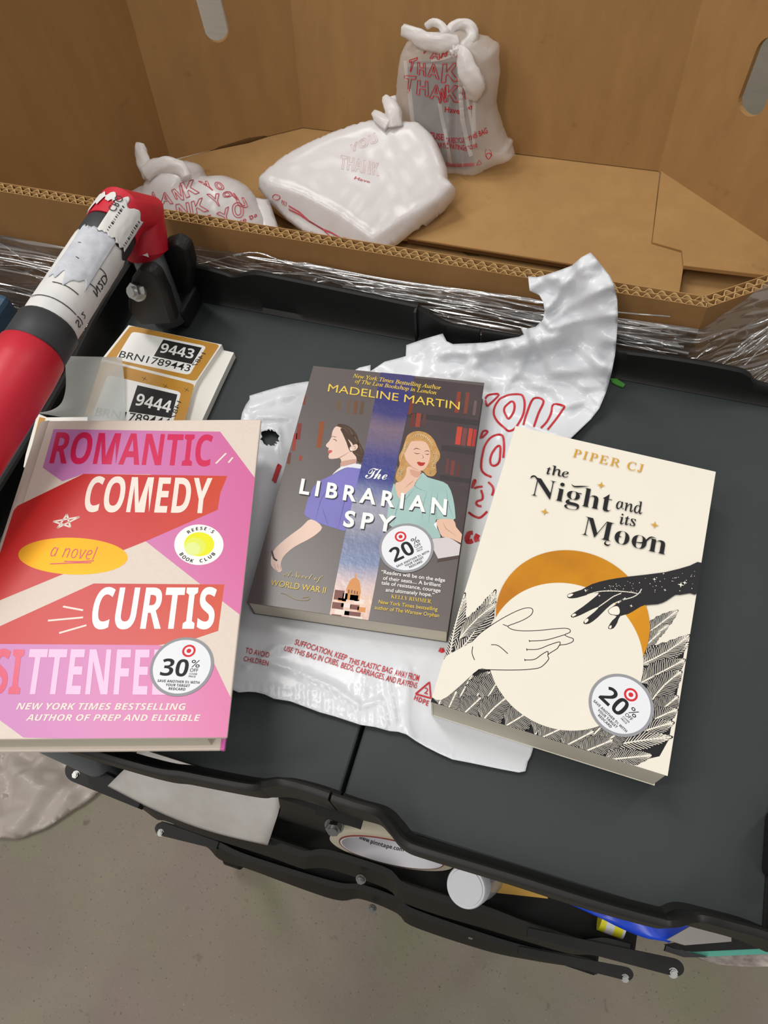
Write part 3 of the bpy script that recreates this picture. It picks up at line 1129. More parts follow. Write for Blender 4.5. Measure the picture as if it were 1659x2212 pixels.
bm = bmesh.new(); bm_tube(bm, [(HX, ya + 0.003, HZ), (HX, ya - 0.001, HZ), (HX, yb - 0.004, HZ), (HX, yb - 0.006, HZ)], [0.0175, 0.0192, 0.0192, 0.0175], 28); bm_obj('handle_collar', bm, M_collar, cart, smooth=True)
bm = bmesh.new(); bm_tube(bm, [(HX, yc + 0.003, HZ), (HX, yc, HZ), (HX, yd + 0.001, HZ), (HX, yd - 0.003, HZ)], [0.0185, 0.0212, 0.0214, 0.019], 28); bm_obj('handle_collar', bm, M_collar, cart, smooth=True)
bm = bmesh.new(); bm_tube(bm, [(HX, yd, HZ), (HX, yd - 0.003, HZ), (HX, yd - 0.02, HZ), (HX, 0.06, HZ)], [0.019, 0.0222, 0.0232, 0.0232], 28)
bm_obj('handle_grip', bm, M_red, cart, smooth=True)
# torn shipping label wound round the tube
def wound(name, y0, y1, a0, a1, r, m, seed, rag0=0.004, rag1=0.0008, parent=cart, ny=26, na=40):
    v, f = [], []
    for i in range(na + 1):
        a = math.radians(a0 + (a1 - a0) * i / na)
        e0 = y0 + rag0 * (noise.noise(Vector((a * 3.1, seed, 0))) + 0.5 * noise.noise(Vector((a * 9, seed, 2))))
        e1 = y1 + rag1 * noise.noise(Vector((a * 4, seed, 5)))
        for j in range(ny + 1):
            y = e0 + (e1 - e0) * j / ny
            rr = r + 0.0003 * noise.noise(Vector((a * 5, y * 120, seed)))
            v.append((HX + rr * math.sin(a), y, HZ + rr * math.cos(a)))
    k = ny + 1
    for i in range(na):
        for j in range(ny): f.append((i * k + j, i * k + j + 1, (i + 1) * k + j + 1, (i + 1) * k + j))
    o = mesh_obj(name, v, f, m, parent, smooth=True)
    md = o.modifiers.new('sheet', 'SOLIDIFY'); md.thickness = 0.0002; md.offset = 1
    return o
M_paperg = mat('torn_label_backing', (176, 180, 190), 0.7, var_col=(204, 206, 212), var_scale=90, bump=0.3, bump_scale=90)
lab = wound('shipping_label', yb - 0.002, yc + 0.0005, -150, 150, 0.0192, M_paper, 1.7)
wound('label_layer', yb + 0.001, (yb + yc) / 2 - 0.008, -18, 62, 0.0197, M_paperg, 4.2, 0.006, 0.012, lab)
# printed rules and letters on the label
v, f = [], []
def on_tube(a, y, r=0.0199): return (HX + r * math.sin(a), y, HZ + r * math.cos(a))
def tube_stroke(pts, w):
    d = catmull([np.array(p, float) for p in pts], 6, False) if len(pts) > 2 else [np.array(pts[0]) + (np.array(pts[1]) - np.array(pts[0])) * k / 10 for k in range(11)]
    for a, b in zip(d, d[1:]):
        pa, pb = np.array(on_tube(*a)), np.array(on_tube(*b))
        n_ = np.cross(pb - pa, pa - np.array([HX, pa[1], HZ])); l = np.linalg.norm(n_)
        if l == 0: continue
        n_ = n_ / l * w / 2
        k = len(v); v.extend([pa - n_, pb - n_, pb + n_, pa + n_]); f.append((k, k + 1, k + 2, k + 3))
R_ = math.radians
for y, a0, a1 in ((yc + 0.011, -35, 72), (yc + 0.024, 0, 55), (yc + 0.011, 75, 100), (yc + 0.037, 62, 88), (yc + 0.052, 60, 84), (yb - 0.017, -10, 22), (yb - 0.03, 5, 20)):
    tube_stroke([(R_(a0), y), (R_((a0 + a1) / 2), y + 0.0006), (R_(a1), y)], 0.0007)
def tube_text(body, a_mid, y0, size):
    vv, ff = glyph_mesh(body, 'sans')
    k = len(v)
    for x, y in vv: v.append(on_tube(a_mid + (y - 0.35) * size / 0.0199, y0 + x * size))
    for q in ff: f.append(tuple(k + i for i in q))
tube_text('S', R_(88), yc + 0.006, 0.009); tube_text('2', R_(88), yc + 0.014, 0.007); tube_text('N2D', R_(84), yc + 0.034, 0.009)
mesh_obj('label_printing', v, f, M_ink, lab)
# torn scraps on the elbow, one with a barcode
scr = wound('label_scrap', E0.y + 0.006, E1.y - 0.001, -80, 40, 0.0203, M_paper, 7.7, 0.012, 0.010)
v, f = [], []
for i, w in enumerate((1, 2, 1, 3, 1, 1, 2, 1, 2, 3, 1, 2)):
    y = E0.y - 0.016 + i * 0.0022
    k = len(v)
    for a, yy in ((R_(34), y), (R_(80), y), (R_(80), y + 0.0005 * w), (R_(34), y + 0.0005 * w)): v.append(on_tube(a, yy, 0.0208))
    f.append((k, k + 1, k + 2, k + 3))
tube_text('CRO', R_(22), E0.y + 0.000, 0.0075)
v = [on_tube(math.atan2(p[0] - HX, p[2] - HZ), p[1], 0.0212) for p in v]
mesh_obj('barcode', v, f, M_ink, scr)
# bare red patch where the scrap is torn away
wound('barcode_scrap', E0.y - 0.019, E1.y - 0.002, 18, 88, 0.0206, M_paper, 5.2, 0.004, 0.006, scr)
bm = bmesh.new()
q = [hit_plane(x, y, redend + Vector((-0.016, -0.016, 0.014)), np.array([-CF[0], -CF[1], -CF[2]])) for x, y in [(262, 548), (300, 522), (318, 545), (322, 556), (290, 545), (272, 540)]]
bm_prism(bm, [tuple(p_) for p_ in q], tuple(np.array(-CF) * 0.0003))
bm_obj('label_scrap', bm, M_paper, cart)

# ---- plastic bracket that carries the handle post
def bracket(mirror=None):
    bm = bmesh.new()
    yf, yk = 0.362, 0.403
    fp = [V(x, y, yf) for x, y in [(274, 640), (281, 606), (298, 585), (322, 582), (342, 597), (362, 640), (380, 700), (300, 704), (274, 672)]]
    kp = [V(x, y, yk) for x, y in [(330, 600), (338, 552), (352, 532), (378, 524), (404, 540), (414, 580), (408, 640), (392, 694), (330, 690)]]
    fix = lambda P, z0=0.0: [(p[0], p[1], max(p[2], z0)) for p in P]
    bm_prism(bm, fix(fp, 0.0148), (0, 0.011, 0))
    bm_prism(bm, fix(kp), (0, 0.014, 0))
    xs = [p[0] for p in fp]
    bm_box(bm, ((min(xs) + max(xs)) / 2 - 0.006, 0.400, 0.011), (max(xs) - min(xs) - 0.010, 0.034, 0.022))
    if mirror:
        for v_ in bm.verts: v_.co.y = mirror - v_.co.y; v_.co.z *= 0.3; v_.co.x -= 0.012
    return bevel(bm_obj('handle_bracket', bm, M_blk, cart), 0.004, 3, 30)
b1 = bracket()
bm = bmesh.new(); p = V(300, 628, 0.362); bm_bolt(bm, p, (-0.25, -0.8, 0.6), 0.0066, 0.008); bm_obj('bolt', bm, M_chrome, b1)
b2 = bracket(mirror=0.49)
# ---- lower trays
def tray_rail(name, top_px, zt, bot_px, zb, y_in):
    a = catmull([A(x, y, zt) for x, y in top_px], 8, False)
    b = catmull([A(x, y, zb) for x, y in bot_px], 8, False)
    def resample(P, n):
        P = np.array(P); s = np.concatenate([[0], np.cumsum(np.linalg.norm(np.diff(P, axis=0), axis=1))])
        t = np.linspace(0, s[-1], n)
        return np.stack([np.interp(t, s, P[:, k]) for k in range(3)], 1)
    n = 90
    a, b = resample(a, n), resample(b, n)
    v, f = [], []
    for i in range(n):
        v += [a[i], (a[i][0], a[i][1] + 0.005, zt), (a[i][0], a[i][1] + 0.006, zb), b[i]]
        if i:
            for k in range(4): f.append(((i - 1) * 4 + k, (i - 1) * 4 + (k + 1) % 4, i * 4 + (k + 1) % 4, i * 4 + k))
    f.append((3, 2, 1, 0)); f.append((4 * n - 4, 4 * n - 3, 4 * n - 2, 4 * n - 1))
    return mesh_obj(name, v, f, M_blk, cart)
ZM, ZL = -0.20, -0.36
tray_rail('shelf_rail', [(177, 1678), (225, 1696), (287, 1726), (338, 1760), (359, 1762), (470, 1794), (579, 1826), (651, 1851), (671, 1849), (702, 1848), (769, 1867), (839, 1892), (868, 1920), (950, 1947), (1047, 1972), (1220, 2041), (1266, 2044), (1307, 2041), (1360, 2055)], ZM,
          [(177, 1684), (225, 1702), (287, 1733), (338, 1770), (359, 1774), (470, 1815), (579, 1850), (651, 1876), (671, 1876), (702, 1876), (769, 1895), (839, 1922), (868, 1948), (950, 1978), (1047, 2006), (1220, 2058), (1266, 2062), (1307, 2066), (1360, 2078)], ZM - 0.03, 0)
tray_rail('shelf_rail', [(345, 1784), (440, 1812), (475, 1832), (538, 1860), (717, 1915), (779, 1922), (856, 1950), (891, 1975), (1047, 2030), (1151, 2060), (1249, 2078), (1290, 2090)], ZL,
          [(345, 1795), (440, 1826), (475, 1857), (538, 1878), (717, 1942), (779, 1942), (856, 1972), (891, 2001), (1047, 2053), (1151, 2075), (1249, 2091), (1290, 2106)], ZL - 0.03, 0)
def shelf(z, x0, x1, y0):
    bm = bmesh.new(); bm_box(bm, ((x0 + x1) / 2, (y0 + 0.42) / 2, z), (x1 - x0, 0.42 - y0, 0.008))
    return bevel(bm_obj('shelf_panel', bm, M_blk2, cart), 0.002, 1)
SH = ZM - 0.034
shelf(SH, -0.33, 0.15, 0.032)
shelf(ZL - 0.034, -0.31, 0.15, 0.012)
# far rails of the shelves
for z in (ZM, ZL):
    bm = bmesh.new(); bm_box(bm, (-0.09, 0.418, z - 0.015), (0.5, 0.006, 0.04)); bm_obj('shelf_rail', bm, M_blk2, cart)
def arm(c0, c1, z, r=0.013, th=0.02):
    a, b = A(*c0, z), A(*c1, z)
    d = (b - a)[:2]; L = np.linalg.norm(d); d /= L; n_ = np.array([-d[1], d[0]])
    pts = []
    for k in range(13):
        t = math.pi / 2 + math.pi * k / 12
        pts.append(a[:2] + d * math.cos(t) * r + n_ * math.sin(t) * r * 0.8)
    pts += [b[:2] - n_ * r * 0.45, b[:2] + n_ * r * 0.45]
    bm = bmesh.new(); bm_prism(bm, [(p[0], p[1], z - th) for p in pts], (0, 0, th))
    o = bevel(bm_obj('shelf_arm', bm, M_blk, cart), 0.003, 2, 30)
    bm = bmesh.new(); bm_bolt(bm, (a[0], a[1] - 0.004, z - 0.001), (0, -0.2, 1), 0.003, 0.003); bm_obj('bolt', bm, M_zinc, o)
    return o
arm((168, 1664), (305, 1732), ZM + 0.002, 0.0125, 0.012)
arm((350, 1790), (470, 1826), ZL + 0.002, 0.008, 0.012)
arm((1456, 2089), (1140, 2014), ZM + 0.002, 0.0075, 0.008)
arm((1352, 2103), (1120, 2052), ZL + 0.002, 0.007, 0.008)
bm = bmesh.new()
bm.free()
for px, py, z in ((780, 1898, ZM - 0.014), (1170, 2057, ZL - 0.005), (1018, 2018, ZL - 0.01), (805, 1962, ZL - 0.03)):
    bm = bmesh.new()
    p = A(px, py, z); bm_bolt(bm, p, (0, -0.6, 0.8), 0.0035, 0.004)
    bm_obj('bolt', bm, M_zinc, cart)
# legs: tubes that tie the decks together, standing on castors
for x, y in (tuple(A(212, 1648, ZM)[:2]), (-0.322, 0.40), (0.15, 0.13), (0.15, 0.40)):
    bm = bmesh.new(); bm_tube(bm, [(x, y, -0.012), (x, y, FLOOR_Z + 0.1)], 0.0125, 20); leg = bm_obj('leg', bm, M_tube if (x < 0 and y < 0.2) else M_blk2, cart, smooth=True)
    bm = bmesh.new()
    bm_tube(bm, [(x - 0.012, y, FLOOR_Z + 0.0458), (x + 0.012, y, FLOOR_Z + 0.0458)], 0.045, 24)
    bm_box(bm, (x, y, FLOOR_Z + 0.085), (0.036, 0.05, 0.03))
    bm_obj('castor', bm, M_blk2, leg)

# ================================================================ the three books
IN = 0.0254
def flat(name, col, rough=0.42, **kw):
    kw.setdefault('spec', 0.22)
    return mat(name, col, rough, **kw)
M_pages = mat('book_pages', (206, 200, 184), 0.85, spec=0.1, var=0.10, var_scale=220, stretch=(0.06, 0.06, 9))
M_cream = flat('ink_cream', (236, 224, 214), 0.45, var=0.03, var_scale=300)
M_white = flat('ink_white', (244, 243, 240), 0.4)
M_black = flat('ink_black', (28, 28, 30), 0.5)
M_grey = flat('sticker_grey', (146, 147, 152), 0.5)
M_stick = flat('sticker_white', (226, 228, 234), 0.4)
M_tred = flat('sticker_red', (205, 40, 52), 0.45)


def sticker(book, fr, h, size, px_c, px_r, px_t, pct, bull, z0):
    """round discount sticker; px_r / px_t: photo points on its right and top rim along the writing's own axes"""
    c, r, t = fr.loc(*px_c, h), fr.loc(*px_r, h), fr.loc(*px_t, h)
    R = (np.linalg.norm(r - c) + np.linalg.norm(t - c)) / 2
    ex = (r - c) / np.linalg.norm(r - c)
    ey = np.array([-ex[1], ex[0]])
    Lc = lambda x, y: c + (ex * x + ey * y) * R
    a = Art(fr, h, None, z0)
    a.ring_local(c, R, M_grey)
    a.ring_local(c, R * 0.905, M_stick)
    st = a.build('discount_sticker', book)
    b = Art(fr, h, None, a.z)
    bc = Lc(*bull)
    b.ring_local(bc, R * 0.215, M_tred); b.ring_local(bc, R * 0.145, M_stick); b.ring_local(bc, R * 0.075, M_tred)
    def tx(body, style, x0, x1, y, s, off=0.0, m=M_black):
        b.text(body, style, Lc(x0, y), Lc(x1, y), Lc(x0, y + s), m, off, local=True)
    tx(pct, 'sansb', -0.64, 0.22, -0.34, 0.57)
    tx('%', 'sansb', 0.28, 0.56, -0.02, 0.26)
    tx('OFF', 'sans', 0.28, 0.54, -0.17, 0.11, 0.01)
    tx('COVER', 'sans', 0.28, 0.54, -0.27, 0.055, 0.015)
    tx('PRICE', 'sans', 0.28, 0.50, -0.355, 0.055, 0.015)
    tx('SAVE ANOTHER 5% WITH', 'sansb', -0.66, 0.66, -0.56, 0.085)
    tx('YOUR TARGET', 'sansb', -0.38, 0.38, -0.68, 0.085)
    tx('REDCARD', 'sansb', -0.26, 0.26, -0.80, 0.085)
    b.build('sticker_lettering', st)


def paperback(name, fr, w, h, t, label, m_front, m_back, m_spine, seed=0):
    """fr: frame at the lower-left corner of the book's underside"""
    root = empty(name, tuple(fr.o))
    tag(root, label, 'book')
    M = fr.matrix()
    def slab(nm, x0, x1, y0, y1, z0, z1, m, bev=0.0):
        bm = bmesh.new(); bm_box(bm, ((x0 + x1) / 2, (y0 + y1) / 2, (z0 + z1) / 2), (x1 - x0, y1 - y0, z1 - z0))
        o = bm_obj(nm, bm, m, root, matrix=M)
        return bevel(o, bev, 2) if bev else o
    slab('page_block', 0.0012, w - 0.0009, 0.0004, h - 0.0006, 0.0006, t - 0.0006, M_pages)
    slab('front_cover', 0.0, w, 0.0, h, t - 0.0006, t, m_front, 0.00015)
    slab('back_cover', 0.0, w, 0.0, h, 0.0, 0.0006, m_back)
    slab('spine', 0.0, 0.0011, 0.0, h, 0.0006, t - 0.0006, m_spine, 0.0002)
    return root


# ---------------------------------------------------------------- wartime novel in the middle
th = math.radians(6.5886)
LW, LH, LT = 5.31 * IN, 7.97 * IN, 0.0207
fl_ = Frame((-0.1751, 0.1524, 0.0036), (math.cos(th), math.sin(th), 0), (-math.sin(th), math.cos(th), 0))
M_lbg = flat('cover_brown_grey', (95, 87, 86), 0.3, var=0.06, var_scale=12, spec=0.5)
lib = paperback('paperback_novel', fl_, LW, LH, LT, 'dark paperback showing two women, lying on the white bag in the middle of the cart', M_lbg, M_lbg, M_lbg)
z2 = zoom(2.860, 500, 760); zb = zoom(4.366, 660, 880); z3 = zoom(3.456, 540, 1100)
art = Art(fl_, LT, (LW, LH))
C = lambda n, r, g, b, ro=0.3, **k: flat('print_' + n, (r, g, b), ro, **k)
shelf_m = C('shelf_dark', 66, 60, 62); 
# library behind the right figure
art.poly(z2([(1130, 160), (1562, 210), (1480, 800), (1420, 1230), (1290, 1260), (1020, 700), (1085, 400)]), C('library', 78, 68, 70, var=0.1, var_scale=40), up=True)
for q in ([(1085, 372), (1545, 425), (1540, 460), (1080, 405)], [(1300, 575), (1510, 600), (1502, 640), (1295, 610)], [(1290, 760), (1480, 785), (1475, 815), (1285, 790)]):
    art.poly(z2(q), shelf_m, up=False)
art.up()
for x, y, w_, hh, c in [(1100, 300, 26, 85, (118, 62, 52)), (1145, 378, 28, 85, (150, 70, 58)), (1112, 380, 24, 82, (105, 58, 52)), (1185, 385, 20, 70, (92, 66, 66)), (1395, 245, 24, 130, (138, 66, 52)), (1450, 250, 22, 130, (126, 70, 58)), (1500, 300, 18, 90, (110, 90, 92)), (1395, 462, 32, 110, (190, 74, 62)), (1432, 470, 26, 108, (120, 74, 74)), (1468, 472, 24, 108, (184, 74, 60)), (1497, 478, 18, 105, (176, 56, 56)), (1360, 670, 22, 90, (120, 66, 62)), (1395, 690, 20, 80, (98, 60, 58)), (1330, 660, 18, 90, (104, 66, 66)), (720, 290, 20, 90, (108, 90, 78)), (760, 300, 24, 85, (112, 80, 62)), (800, 305, 22, 80, (100, 80, 66)), (655, 300, 20, 60, (110, 90, 70)), (545, 430, 30, 160, (140, 78, 48)), (440, 265, 22, 60, (128, 66, 52)), (410, 440, 26, 100, (128, 56, 50)), (385, 500, 22, 110, (150, 62, 54)), (350, 620, 20, 70, (112, 62, 52)), (420, 640, 18, 30, (150, 66, 56))]:
    sk = -0.13
    art.poly(z2([(x, y), (x + w_, y + 3), (x + w_ + hh * sk, y + 3 + hh), (x + hh * sk, y + hh)]), C('spine_%d_%d_%d' % c, *c), up=False)
art.up()
# sky and city strip between the figures
def strip_material():
    m = bpy.data.materials.new('print_sky_strip'); m.use_nodes = True
    nt = m.node_tree; b = nt.nodes['Principled BSDF']
    b.inputs['Roughness'].default_value = 0.3
    tc = nt.nodes.new('ShaderNodeTexCoord'); sep = nt.nodes.new('ShaderNodeSeparateXYZ')
    nt.links.new(tc.outputs['Object'], sep.inputs[0])
    mr = nt.nodes.new('ShaderNodeMapRange'); mr.inputs['From Max'].default_value = LH
    n = nt.nodes.new('ShaderNodeTexNoise'); n.inputs['Scale'].default_value = 34; n.inputs['Detail'].default_value = 5
    nt.links.new(tc.outputs['Object'], n.inputs['Vector'])
    ad = nt.nodes.new('ShaderNodeMath'); ad.operation = 'MULTIPLY_ADD'; ad.inputs[1].default_value = 0.012
    nt.links.new(n.outputs['Fac'], ad.inputs[0]); nt.links.new(sep.outputs['Y'], ad.inputs[2])
    nt.links.new(ad.outputs[0], mr.inputs['Value'])
    cr = nt.nodes.new('ShaderNodeValToRGB')
    stops = [(0.0, (200, 165, 160)), (0.09, (222, 190, 170)), (0.15, (200, 180, 180)), (0.22, (116, 130, 166)), (0.30, (112, 120, 152)), (0.37, (146, 146, 160)), (0.45, (150, 152, 168)), (0.515, (110, 118, 160)), (0.56, (52, 60, 132)), (0.64, (66, 66, 128)), (0.72, (104, 92, 122)), (0.78, (118, 100, 118)), (0.84, (62, 60, 118)), (0.93, (52, 50, 112)), (1.0, (66, 62, 112))]
    els = cr.color_ramp.elements
    els[0].position, els[0].color = stops[0][0], rgb(*stops[0][1], k=0.9)
    els[1].position, els[1].color = 1.0, rgb(*stops[-1][1], k=0.9)
    for p, c in stops[1:-1]:
        e = els.new(p); e.color = rgb(*c, k=0.9)
    nt.links.new(mr.outputs[0], cr.inputs[0])
    nt.links.new(cr.outputs[0], b.inputs['Base Color'])
    bp = nt.nodes.new('ShaderNodeBump'); bp.inputs['Strength'].default_value = 0.25; bp.inputs['Distance'].default_value = 0.0008
    n2 = nt.nodes.new('ShaderNodeTexNoise'); n2.inputs['Scale'].default_value = 260
    nt.links.new(tc.outputs['Object'], n2.inputs['Vector']); nt.links.new(n2.outputs['Fac'], bp.inputs['Height']); nt.links.new(bp.outputs[0], b.inputs['Normal'])
    return m
# left figure
hair = C('dark_hair', 78, 62, 52); skin = C('fair_skin', 226, 196, 182); skin2 = C('warm_skin', 222, 184, 162); lil = C('lilac_cloth', 122, 118, 186, var=0.08, var_scale=30)
art.poly(zb([(300, 165), (350, 158), (420, 185), (480, 250), (505, 320), (545, 400), (552, 440), (530, 520), (480, 500), (440, 430), (390, 330), (310, 230)]), hair, 4)
art.poly(zb([(285, 182), (255, 225), (243, 280), (222, 320), (195, 350), (197, 372), (219, 384), (214, 405), (213, 424), (222, 440), (216, 468), (232, 486), (272, 488), (322, 480), (338, 515), (330, 570), (390, 560), (470, 540), (478, 470), (440, 420), (445, 350), (400, 290), (372, 225), (330, 190)]), skin, 3)
art.poly(zb([(400, 300), (430, 360), (435, 420), (410, 400), (385, 330), (350, 250), (330, 200), (400, 210), (470, 300), (500, 380), (470, 420), (455, 360)]), hair, 3)
art.poly(zb([(415, 385), (440, 362), (480, 348), (493, 375), (470, 405), (430, 408)]), skin, 4)
art.poly(zb([(214, 408), (240, 404), (254, 414), (236, 430), (218, 438)]), C('rose_lip', 196, 92, 92), 2)
art.line(zb([(262, 300), (285, 308), (292, 320)]), 0.0005, hair, 3); art.line(zb([(258, 274), (290, 282)]), 0.0004, hair)
art.ring_local(fl_.loc(*zb([(430, 402)])[0], LT), 0.0007, M_white, n=16)
art.poly(zb([(525, 578), (400, 568), (250, 640), (100, 720), (30, 850), (0, 950), (-8, 1010), (40, 1048), (130, 1092), (280, 1140), (395, 1150), (450, 920), (500, 720)]), lil, 3)
art.poly(zb([(252, 636), (330, 565), (430, 533), (520, 540), (527, 578), (400, 566), (310, 602)]), C('white_collar', 222, 222, 230), 3)
art.poly(z2([(490, 1035), (560, 1085), (500, 1145), (390, 1205), (325, 1262), (305, 1310), (312, 1350), (290, 1362), (255, 1332), (243, 1300), (258, 1232), (330, 1160), (430, 1085)]), skin, 3)
art.line(z2([(250, 1230), (262, 1275), (282, 1290)]), 0.0013, C('bracelet', 60, 48, 42), 3)
for a_, b_ in (([(640, 800), (560, 900), (520, 1040)], 0.0006), ([(720, 830), (690, 960), (660, 1090)], 0.0006), ([(600, 1080), (560, 960)], 0.0005)):
    art.line(z2(a_), b_, C('lilac_fold', 100, 96, 162), 4, taper=True)
strip = strip_material()
art.poly(z2([(925, 118), (1132, 150), (1085, 400), (1020, 690), (955, 1080), (900, 1380), (838, 1700), (600, 1660), (640, 1440), (705, 1110), (745, 940), (815, 650), (875, 350)]), strip)
# city at the foot of the strip
org = C('city_orange', 206, 142, 84); brk = C('city_dark', 118, 72, 66); wht = C('city_white', 226, 214, 206)
art.poly(z2([(712, 1490), (720, 1440), (740, 1405), (762, 1395), (764, 1372), (770, 1372), (772, 1396), (790, 1415), (798, 1460), (792, 1510)]), org, 2)
for x, y, w_, hh, m in [(705, 1490, 90, 40, org), (640, 1470, 60, 60, brk), (690, 1490, 30, 50, wht), (735, 1500, 50, 36, wht), (625, 1545, 70, 40, brk), (680, 1550, 60, 26, wht), (735, 1560, 56, 30, brk), (640, 1590, 90, 30, wht), (700, 1600, 100, 26, brk), (620, 1620, 60, 22, brk), (760, 1530, 60, 24, wht), (780, 1575, 50, 30, org), (660, 1520, 50, 20, org), (730, 1630, 80, 18, wht)]:
    art.poly(z2([(x, y), (x + w_, y + w_ * 0.12), (x + w_ - hh * 0.15, y + w_ * 0.12 + hh), (x - hh * 0.15, y + hh)]), m, up=False)
art.up()
for x, y in [(722, 1470), (740, 1472), (758, 1476), (774, 1480)]:
    art.poly(z2([(x, y), (x + 8, y + 1), (x + 6, y + 22), (x - 2, y + 20)]), brk, up=False)
art.up()
# right figure
blond = C('blond_hair', 190, 146, 92, var=0.22, var_scale=240); blond2 = C('blond_light', 222, 188, 138)
art.poly(zb([(935, 330), (965, 262), (1040, 226), (1130, 238), (1200, 292), (1240, 370), (1268, 440), (1262, 490), (1228, 540), (1236, 610), (1200, 652), (1140, 640), (1100, 600), (990, 620), (935, 680), (880, 705), (850, 670), (862, 600), (888, 540), (880, 470), (912, 400)]), blond, 3)
art.poly(zb([(965, 560), (1080, 585), (1070, 680), (1010, 760), (930, 850), (880, 880), (848, 790), (850, 715), (900, 700), (945, 640)]), skin2, 3)
art.poly(zb([(930, 370), (960, 320), (1020, 320), (1100, 320), (1160, 350), (1176, 420), (1170, 490), (1148, 550), (1108, 592), (1060, 592), (1000, 560), (950, 500), (925, 430)]), skin2, 3)
art.poly(zb([(940, 400), (960, 300), (1040, 250), (1140, 262), (1190, 330), (1210, 410), (1180, 420), (1150, 350), (1090, 300), (1030, 300), (985, 340), (960, 390), (925, 450)]), blond, 3)
for q in ([(990, 290), (1060, 262), (1140, 290), (1190, 360)], [(1190, 400), (1215, 450), (1200, 510), (1215, 570)], [(1235, 430), (1240, 480), (1210, 540), (1190, 600), (1170, 630)], [(900, 560), (880, 610), (890, 660)], [(930, 560), (905, 620), (915, 670)], [(980, 320), (950, 370), (930, 430)]):
    art.line(zb(q), 0.0016, blond2, 5, taper=True, up=False)
art.up()
br = C('brow_brown', 96, 62, 48)
for q, w_ in (([(1015, 402), (1045, 388), (1085, 402)], 0.0006), ([(1120, 420), (1150, 410), (1168, 424)], 0.0006), ([(1022, 428), (1050, 438), (1082, 434)], 0.0006), ([(1128, 440), (1150, 446), (1168, 440)], 0.0006), ([(1098, 440), (1112, 475), (1092, 484)], 0.0003)):
    art.line(zb(q), w_, br, 4, taper=True, up=False)
art.up()
art.poly(zb([(1050, 520), (1075, 515), (1095, 522), (1128, 522), (1115, 548), (1088, 555), (1065, 545)]), C('red_lip', 178, 58, 50), 2)
mint = C('mint_cloth', 160, 190, 186, var=0.07, var_scale=40); mint2 = C('mint_fold', 134, 166, 164)
art.poly(zb([(1082, 640), (1110, 618), (1150, 660), (1250, 690), (1340, 730), (1390, 850), (1412, 1010), (1395, 1062), (1232, 1058), (1240, 1130), (1272, 1212), (1240, 1235), (1000, 1230), (790, 1110), (778, 960), (830, 720), (850, 770), (885, 865), (960, 800), (1030, 735)]), mint, 2)
for q, w_ in (([(1100, 640), (1030, 740), (1150, 800)], 0.0007), ([(1145, 800), (1110, 930), (1100, 1060)], 0.0006), ([(1250, 800), (1230, 940), (1232, 1055)], 0.0008), ([(890, 870), (850, 1000), (830, 1100)], 0.0007), ([(1030, 760), (960, 850), (900, 900)], 0.0006), ([(1190, 820), (1180, 930), (1160, 1100)], 0.0006), ([(1330, 780), (1345, 900), (1390, 1040)], 0.0006)):
    art.line(zb(q), w_, mint2, 4, taper=True, up=False)
art.up()
art.poly(zb([(1238, 1062), (1392, 1060), (1420, 1130), (1500, 1232), (1490, 1290), (1380, 1240), (1290, 1222), (1255, 1150)]), skin2, 2)
art.poly(zb([(1195, 1240), (1330, 1228), (1385, 1245), (1480, 1310), (1455, 1395), (1250, 1428), (1205, 1340)]), C('open_book', 206, 200, 202), 1)
art.poly(zb([(1250, 1430), (1458, 1398), (1462, 1420), (1240, 1460)]), C('open_book_shade', 84, 70, 66))
art.poly(zb([(1210, 1105), (1235, 1080), (1240, 1150)]), M_white)
# small print details of the two figures
hs = C('hair_sheen', 118, 96, 80); sh = C('skin_tone_deep', 196, 156, 140); sh2 = C('skin_tone_rose', 206, 158, 138)
for q in ([(300, 178), (370, 205), (420, 270)], [(340, 172), (420, 215), (468, 300)], [(400, 215), (470, 290), (510, 380)], [(470, 300), (520, 390), (535, 450)], [(450, 420), (500, 455), (540, 470)]):
    art.line(zb(q), 0.0006, hs, 5, taper=True, up=False)
art.up()
art.poly(zb([(338, 515), (400, 500), (470, 490), (478, 520), (400, 545), (334, 556)]), sh, 2)
for q, w_ in (([(236, 486), (300, 484), (345, 462), (415, 420)], 0.0005), ([(440, 372), (462, 366), (470, 388), (452, 398)], 0.0004), ([(243, 284), (256, 268)], 0.0004)):
    art.line(zb(q), w_, sh, 4, taper=True, up=False)
art.up()
art.poly(zb([(985, 585), (1060, 606), (1095, 606), (1060, 660), (1000, 640)]), sh2, 2)
for q, w_ in (([(925, 430), (950, 505), (1005, 565), (1060, 592)], 0.0006), ([(940, 760), (985, 720), (1020, 690)], 0.0005), ([(1300, 1090), (1330, 1150), (1420, 1210)], 0.0006)):
    art.line(zb(q), w_, sh2, 4, taper=True, up=False)
for q in ([(1000, 262), (1090, 258), (1170, 310), (1215, 390)], [(950, 330), (930, 400), (905, 470), (895, 520)], [(1225, 400), (1240, 450), (1225, 500), (1205, 540), (1215, 600)], [(885, 620), (900, 650), (880, 690)], [(1150, 600), (1170, 630), (1200, 630)]):
    art.line(zb(q), 0.0009, blond2, 5, taper=True, up=False)
art.up()
for q in ([(265, 1300), (275, 1345), (290, 1355)], [(285, 1310), (292, 1345)], [(300, 1315), (306, 1348)]):
    art.line(z2(q), 0.0004, sh, 3, taper=True, up=False)
art.up()
